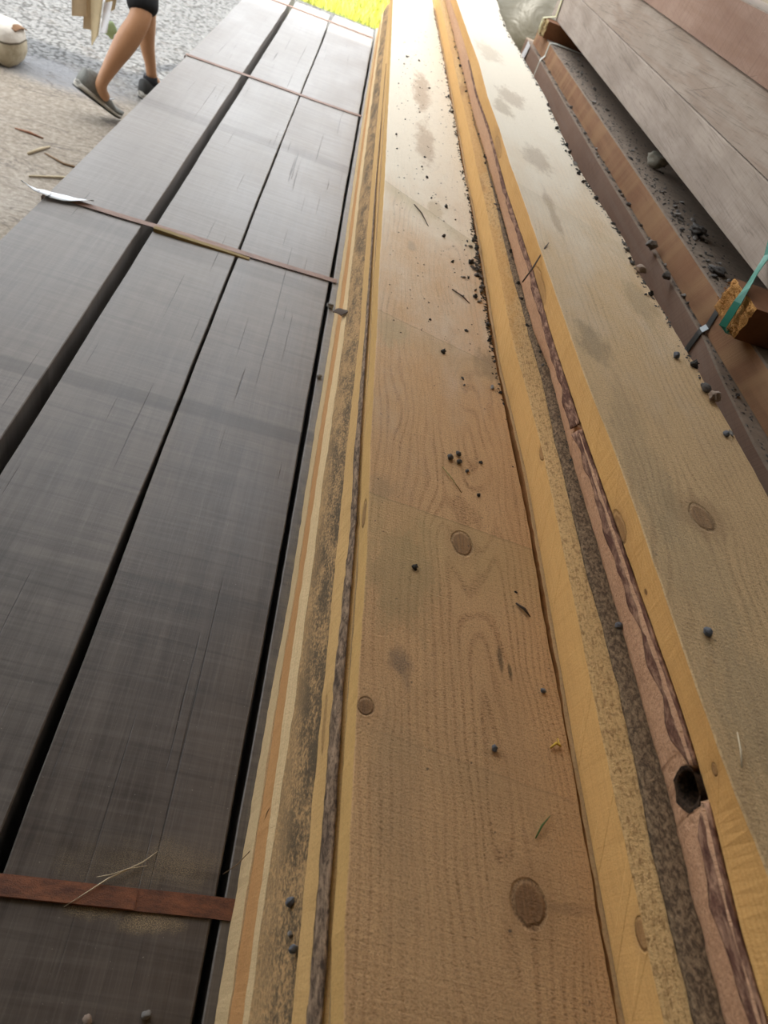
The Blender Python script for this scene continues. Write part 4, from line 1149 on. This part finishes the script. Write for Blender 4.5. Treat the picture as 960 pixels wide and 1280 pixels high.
# ------------------------------------------------------------------ crumbs of dirt, pebbles, chips
cr_dark = plain('dry grey dirt', (0.15, 0.14, 0.13), 0.95, 0.45, 160, 0.001)
cr_pale = plain('pale grey dirt', (0.30, 0.28, 0.26), 0.95, 0.4, 160, 0.001)
cr_blk = plain('black dirt', (0.055, 0.050, 0.045), 0.95, 0.5, 160, 0.001)
stone_b = plain('blue grey stone', (0.19, 0.20, 0.225), 0.75, 0.35, 120, 0.001)
stone_t = plain('tan stone', (0.40, 0.30, 0.23), 0.8, 0.35, 120, 0.001)


def lump_mesh(seed, sc=(1, 1, 0.7), sub=2, rough=0.45):
    bm = bmesh.new(); bmesh.ops.create_icosphere(bm, subdivisions=sub, radius=0.5)
    for v in bm.verts:
        p = v.co.copy()
        k = 1 + rough * NOI(tuple(p * 2.6 + Vector((seed * 3.7, 0, 0)))) + rough * 0.6 * NOI(tuple(p * 6 + Vector((0, seed, 0))))
        v.co = Vector((p.x * sc[0], p.y * sc[1], p.z * sc[2])) * k
    zmin = min(v.co.z for v in bm.verts)
    for v in bm.verts: v.co.z -= zmin
    me = bpy.data.meshes.new('dirt_crumb'); bm.to_mesh(me); bm.free()
    return me


protos = []
for s in range(6):
    me = lump_mesh(s + 1, (1, 0.6 + 0.13 * s, 0.55 + 0.06 * s), 2, 0.75)
    me.materials.append((cr_dark, cr_pale, cr_blk, cr_dark, cr_pale, cr_blk)[s]); protos.append(me)
rr = random.Random(21)


def crumb(x, y, z, size, label, group, kinds=(0, 1, 2, 3, 4, 5), name='dirt_crumb', sink=0.0004):
    o = bpy.data.objects.new(name, protos[rr.choice(kinds)]); C.objects.link(o)
    o.location = (x, y, z - sink); o.rotation_euler = (0, 0, rr.uniform(0, 6.28))
    s = size; o.scale = (s * rr.uniform(.8, 1.4), s * rr.uniform(.7, 1.1), s * rr.uniform(.6, 1.0))
    return tag(o, label, 'dirt', group)


def ysamp(a, b, bias=1.0): return a + (b - a) * rr.random() ** bias


# along the right edge of the wide board
for i in range(58):
    y = rr.gauss(1.30, 0.075) if i < 26 else ysamp(0.85, 3.2)
    crumb(E8(y) - abs(rr.gauss(0, 0.016 if i < 26 else 0.006)) - 0.002, y, 0.94, rr.uniform(.005, .013 if i < 26 else .009), 'grey dirt crumb along the right edge of the wide pale pine board', 'crumbs along the right edge of the wide board', (0, 1, 3, 5))
# scattered on the wide board
for i in range(46):
    y = ysamp(1.05, 3.0) if i < 38 else ysamp(0.4, 1.0)
    x = rr.uniform(0.20, 0.335) if y < 1.6 else rr.uniform(0.16, 0.33)
    crumb(x, y, 0.94, rr.uniform(.003, .008), 'dark dirt speck lying on the face of the wide pale pine board', 'specks on the wide board', (0, 2, 5))
# in the wane below the honey yellow edge
for i in range(34):
    y = ysamp(0.9, 3.2)
    crumb(RC(y) - 0.004 + rr.uniform(-.006, .004), y, 1.0105, rr.uniform(.004, .008), 'dark dirt crumb in the groove under the honey yellow board edge', 'crumbs in the groove of the right pile', (0, 2, 5))
# right edge of the mouldy board
for i in range(40):
    y = rr.gauss(1.5, 0.3) if i < 24 else ysamp(0.8, 3.4)
    crumb(RG(y) - abs(rr.gauss(0, .006)) - 0.003, y, 1.10, rr.uniform(.005, .012), 'grey dirt crumb on the right edge of the mouldy pine board', 'crumbs on the right edge of the mouldy board', (0, 1, 3, 5))
# ledge between the brown timbers
for i in range(46):
    y = ysamp(1.0, 3.9)
    crumb(f1x(y) + rr.uniform(0.008, 0.024), y, 0.965, rr.uniform(.006, .013), 'grey dirt crumb on the ledge between the two brown timbers', 'crumbs on the timber ledge', (0, 1, 3, 4))
# top of the lower timbers
for i in range(52):
    if i < 30: y = rr.gauss(1.75, 0.16); x = 0.885 + rr.uniform(0, 0.10)
    else: y = ysamp(1.5, 3.9); x = rr.uniform(0.88, 0.99)
    crumb(x, y, 1.035, rr.uniform(.006, .014), 'grey dirt crumb on the dusty timber top in the shade of the grey timbers', 'crumbs on the lower timber top', (0, 1, 3, 4))


def stone(x, y, z, size, label, mat, seed, sc=(1, .8, .7), cat='pebble', name='pebble', rough=0.3):
    me = lump_mesh(seed, sc, 3, rough); me.name = name; me.materials.append(mat)
    o = bpy.data.objects.new(name, me); C.objects.link(o); o.location = (x, y, z - 0.0004); o.scale = (size,) * 3
    o.rotation_euler = (0, 0, seed * 1.3)
    me.polygons.foreach_set('use_smooth', [True] * len(me.polygons))
    return tag(o, label, cat)


zb2 = lambda x, y: 0.785 + 0.05 * (x - E3(y)) / (E4(y) - E3(y)) + 0.003
stone(0.1205, 0.181, zb2(0.1205, 0.181), 0.0090, 'shiny blue grey pebble on the mouldy shoulder of the left pile', stone_b, 3)
stone(0.123, 0.155, zb2(0.123, 0.155), 0.0055, 'tiny pale pebble just below the blue grey pebble on the mouldy shoulder', cr_pale, 4)
stone(0.126, 0.143, zb2(0.126, 0.143), 0.0080, 'lower dull grey pebble on the mouldy shoulder near the front', stone_b, 5)
stone(0.279, 0.298, 0.94, 0.0075, 'blue grey pebble alone on the near part of the wide pale board', stone_b, 6)
stone(0.342, 0.372, 0.94, 0.0060, 'small grey pebble on the wide board near its right edge', stone_b, 7)
stone(0.255, 0.712, 0.94, 0.0105, 'leftmost dark pebble of the trio on the wide board', cr_dark, 8)
stone(0.268, 0.725, 0.94, 0.0085, 'upper right dark pebble of the trio on the wide board', cr_dark, 9)
stone(0.268, 0.708, 0.94, 0.0080, 'lower right dark pebble of the trio on the wide board', cr_dark, 10)
stone(0.420, 0.358, 1.10, 0.0095, 'blue grey pebble on the mouldy face of the right board', stone_b, 11)
stone(0.399, 0.418, 1.0117, 0.0095, 'dark round pebble in the bark groove of the right pile', stone_b, 12)
stone(0.555, 0.875, 1.10, 0.0125, 'pale blue pebble casting a shadow near the right edge of the mouldy board', stone_b, 13)
stone(0.573, 0.70, 1.10, 0.010, 'grey pebble at the right border of the mouldy board', stone_b, 23)
stone(0.572, 1.155, 1.10, 0.019, 'tan rounded stone on the right edge of the mouldy board by the steel strap', stone_t, 14)
stone(0.583, 0.78, 1.10, 0.019, 'reddish angular stone perched on the right edge of the mouldy board', stone_t, 15, rough=0.5)
stone(0.577, 0.80, 1.10, 0.016, 'dark clod behind the reddish stone on the mouldy board edge', cr_dark, 16)
stone(0.843, 1.72, 0.965, 0.030, 'large grey clod on the timber ledge', cr_pale, 17, rough=0.5)
stone(0.840, 1.56, 0.965, 0.024, 'second grey clod on the timber ledge, nearer than the largest', cr_dark, 18, rough=0.5)
stone(0.955, 2.22, 1.035, 0.052, 'pale grey stone lying against the silver grey timber', plain('pale stone', (0.42, 0.40, 0.33), 0.85, 0.3, 30, 0.004), 19, (1.2, .8, .8), 'stone', 'stone', 0.5)
stone(0.925, 1.72, 1.035, 0.038, 'rough clump of dry mud on the dusty timber top', cr_dark, 20, (1.1, 1, .5), 'clod', 'mud_clod', 0.8)
stone(0.905, 1.50, 1.035, 0.032, 'flat grey mud clod on the timber top nearest the orange bearer', cr_dark, 24, (1.3, 1, .4), 'clod', 'mud_clod', 0.8)
stone(0.925, 1.46, 1.035, 0.013, 'bright little stone under the silver grey timber', cr_pale, 25)
stone(-0.031, 0.1065, 0.65, 0.0105, 'tan pebble at the bottom left on the dark plank', stone_t, 21)
stone(0.022, 0.1145, 0.65, 0.0095, 'grey pebble at the near end of the dark plank, beside the tan one', cr_pale, 22)
stone(0.092, 1.545, 0.65, 0.017, 'fluffy grey clod in the gap beside the pine boards', cr_pale, 26, rough=0.7)
stone(0.092, 1.24, 0.65, 0.012, 'pale chip lying at the gap beside the pine boards', cr_pale, 27)

# slivers, needles, blades
twig_b = plain('dry brown fibre', (0.20, 0.12, 0.06), 0.8, 0.3); twig_d = plain('dark needle', (0.07, 0.045, 0.03), 0.8, 0.3)
blade = plain('green grass blade', (0.06, 0.13, 0.03), 0.6, 0.2); straw = plain('dry straw', (0.52, 0.42, 0.28), 0.8, 0.2)
ol = plain('olive dry needle', (0.26, 0.20, 0.06), 0.7, 0.2)


def twig(name, label, pts, r, mat, cat='twig'):
    o = tube(name, pts, r, mat, None, 6, pts[0]); return tag(o, label, cat)


twig('pine_needle', 'slim olive pine needle above the round knot of the wide board', [(0.243, 0.69, 0.9412), (0.256, 0.668, 0.9425), (0.268, 0.647, 0.9415)], [.0007, .0008, .0004], ol)
twig('grass_blade', 'green grass blade on the near part of the wide board', [(0.311, 0.221, 0.9412), (0.318, 0.232, 0.943), (0.329, 0.243, 0.9415)], [.0006, .0009, .0003], blade, 'grass')
twig('pine_needle', 'dark needle bridging the honey yellow edge of the right pile', [(0.345, 1.035, 1.0705), (0.362, 1.07, 1.084), (0.384, 1.125, 1.1012), (0.394, 1.148, 1.102)], [.0012, .0014, .0012, .0006], twig_d)
twig('pine_needle', 'short dark splinter at the top of the wide board', [(0.212, 1.57, 0.9412), (0.228, 1.53, 0.943), (0.243, 1.475, 0.9412)], [.0012, .0014, .0006], twig_d)
twig('pine_needle', 'dark splinter left of the crumb cluster on the wide board', [(0.285, 1.215, 0.9412), (0.305, 1.195, 0.943), (0.318, 1.18, 0.9412)], [.0012, .0013, .0006], twig_d)
twig('wood_sliver', 'short dark sliver near the right edge of the wide board', [(0.325, 0.482, 0.9412), (0.334, 0.474, 0.943), (0.341, 0.466, 0.9412)], [.001, .0018, .0006], twig_d)
twig('wood_sliver', 'thin pale sliver on the right board near the lower right', [(0.405, 0.232, 1.1012), (0.409, 0.246, 1.1022), (0.413, 0.262, 1.1012)], [.0006, .0009, .0004], straw)
twig('fibre', 'curved brown fibre over the pale edge of the left pile', [(0.072, 0.247, 0.6508), (0.085, 0.255, 0.665), (0.0995, 0.268, 0.705), (0.099, 0.285, 0.745), (0.107, 0.30, 0.782)], [.0004, .0005, .0005, .0005, .0003], twig_b)
twig('pine_needle', 'dark needle on the mouldy shoulder at the front', [(0.1095, 0.128, 0.795), (0.1135, 0.121, 0.803), (0.117, 0.113, 0.809)], [.0007, .0008, .0004], plain('dark green needle', (0.06, 0.06, 0.03), 0.7), 'twig')
twig('fibre', 'dry grass stalk lying across the nearest rusty strap', [(-0.083, 0.198, 0.6532), (-0.066, 0.212, 0.656), (-0.048, 0.228, 0.655), (-0.018, 0.248, 0.653), (-0.004, 0.262, 0.652)], [.0003, .0005, .0009, .0006, .0003], straw, 'grass')
twig('fibre', 'second dry stalk forking from the one on the nearest strap', [(-0.06, 0.229, 0.6526), (-0.046, 0.232, 0.656), (-0.03, 0.240, 0.655), (-0.012, 0.246, 0.6515)], [.0003, .0005, .0005, .0003], straw, 'grass')
twig('stick', 'pale stick on the yard pointing up beside the rusty twig', [(-1.29, 3.28, 0.006), (-1.265, 3.36, 0.008), (-1.245, 3.42, 0.006)], [.006, .007, .004], straw)
twig('stick', 'longer pale stick lying on the yard close to the planks', [(-1.21, 3.07, 0.006), (-1.11, 3.14, 0.008), (-1.03, 3.19, 0.007)], [.004, .006, .007], straw)
twig('stick', 'thin brown twig on the yard near the plank edge', [(-1.24, 3.34, 0.005), (-1.14, 3.29, 0.006), (-1.02, 3.30, 0.006), (-0.95, 3.24, 0.004)], [.003, .005, .005, .003], twig_b)
twig('stick', 'reddish brown twig on the yard below the rear sneaker', [(-1.43, 3.50, 0.005), (-1.36, 3.50, 0.006), (-1.30, 3.49, 0.004)], [.003, .006, .003], plain('red brown twig', (0.30, 0.14, 0.08), 0.8))
twig('stick', 'light splinter on the yard at the far left', [(-1.37, 2.62, 0.006), (-1.34, 2.70, 0.007), (-1.32, 2.76, 0.005)], [.004, .006, .003], straw)
ye = twig('fluff', 'yellow fluff near the right edge of the wide board', [(0.340, 0.309, 0.9412), (0.346, 0.314, 0.944), (0.351, 0.312, 0.942), (0.349, 0.320, 0.9425)], [.0008, .0014, .001, .0005], plain('yellow fluff', (0.62, 0.40, 0.06), 0.9), 'fluff')
# dark leaf scrap caught on the left pile
sheet('leaf_scrap', 'dark dry leaf scrap caught on the edge of the left pile', [(0.086, 1.31, 0.772), (0.104, 1.325, 0.776), (0.117, 1.30, 0.797), (0.104, 1.285, 0.779)], 0.0015, twig_d, 'leaf')


# fine dirt nobody could count
def dust(name, label, n, spot, smin, smax, mat, seed):
    V = []; F = []; r2 = random.Random(seed)
    for i in range(n):
        x, y, z = spot(r2); q = r2.uniform(smin, smax); a = r2.uniform(0, 6.28); st = r2.uniform(1.0, 2.2)
        k = len(V)
        for dx, dy, dz in ((1, 0, .3), (0, 1, .3), (-1, 0, .3), (0, -1, .3), (0, 0, 0.95), (0, 0, -0.15)):
            px, py = dx * q * st, dy * q
            V.append((x + px * math.cos(a) - py * math.sin(a), y + px * math.sin(a) + py * math.cos(a), z + dz * q))
        F += [(k, k + 1, k + 4), (k + 1, k + 2, k + 4), (k + 2, k + 3, k + 4), (k + 3, k, k + 4), (k + 1, k, k + 5), (k + 2, k + 1, k + 5), (k + 3, k + 2, k + 5), (k, k + 3, k + 5)]
    o = mesh_obj(name, V, F, mat); o['kind'] = 'stuff'
    return tag(o, label, 'dirt')


def seam_spot(r):
    y = r.uniform(0.9, 4.2) if r.random() < 0.6 else r.gauss(1.35, 0.2)
    return E8(y) - abs(r.gauss(0, 0.004)) - 0.0005, y, 0.94


dust('fine_dirt', 'fine dark dirt sprinkled along the joint right of the wide pale board', 700, seam_spot, 0.0008, 0.0026, cr_blk, 1)


def groove_spot(r):
    y = r.uniform(0.6, 3.6)
    return RC(y) + r.uniform(-0.004, 0.008), y, 1.0108


dust('fine_dirt', 'fine dark dirt in the groove beneath the honey yellow board edge', 450, groove_spot, 0.0008, 0.0022, cr_blk, 2)
dust('fine_dirt', 'fine grey dirt strewn on the ledge between the brown timbers', 500, lambda r: (lambda y: (f1x(y) + 0.004 + r.random() * (0.862 - f1x(y)), y, 0.965))(r.uniform(0.6, 4.0)), 0.0008, 0.003, cr_dark, 3)
dust('fine_dirt', 'fine grey dirt strewn on the shaded top of the lower timbers', 900, lambda r: (0.872 + abs(r.gauss(0, 0.06)), r.uniform(1.3, 3.9), 1.035), 0.0008, 0.0034, cr_dark, 4)
dust('fine_dirt', 'scattered fine dark specks on the far half of the wide pale board', 260, lambda r: (r.uniform(0.16, 0.34), r.uniform(1.0, 3.6), 0.94), 0.0006, 0.0018, cr_blk, 5)
dust('fine_dirt', 'fine grey dirt along the right edge of the mouldy board', 420, lambda r: (lambda y: (RG(y) - abs(r.gauss(0, 0.006)) - 0.0015, y, 1.10))(r.uniform(0.8, 3.6)), 0.0008, 0.0026, cr_dark, 6)
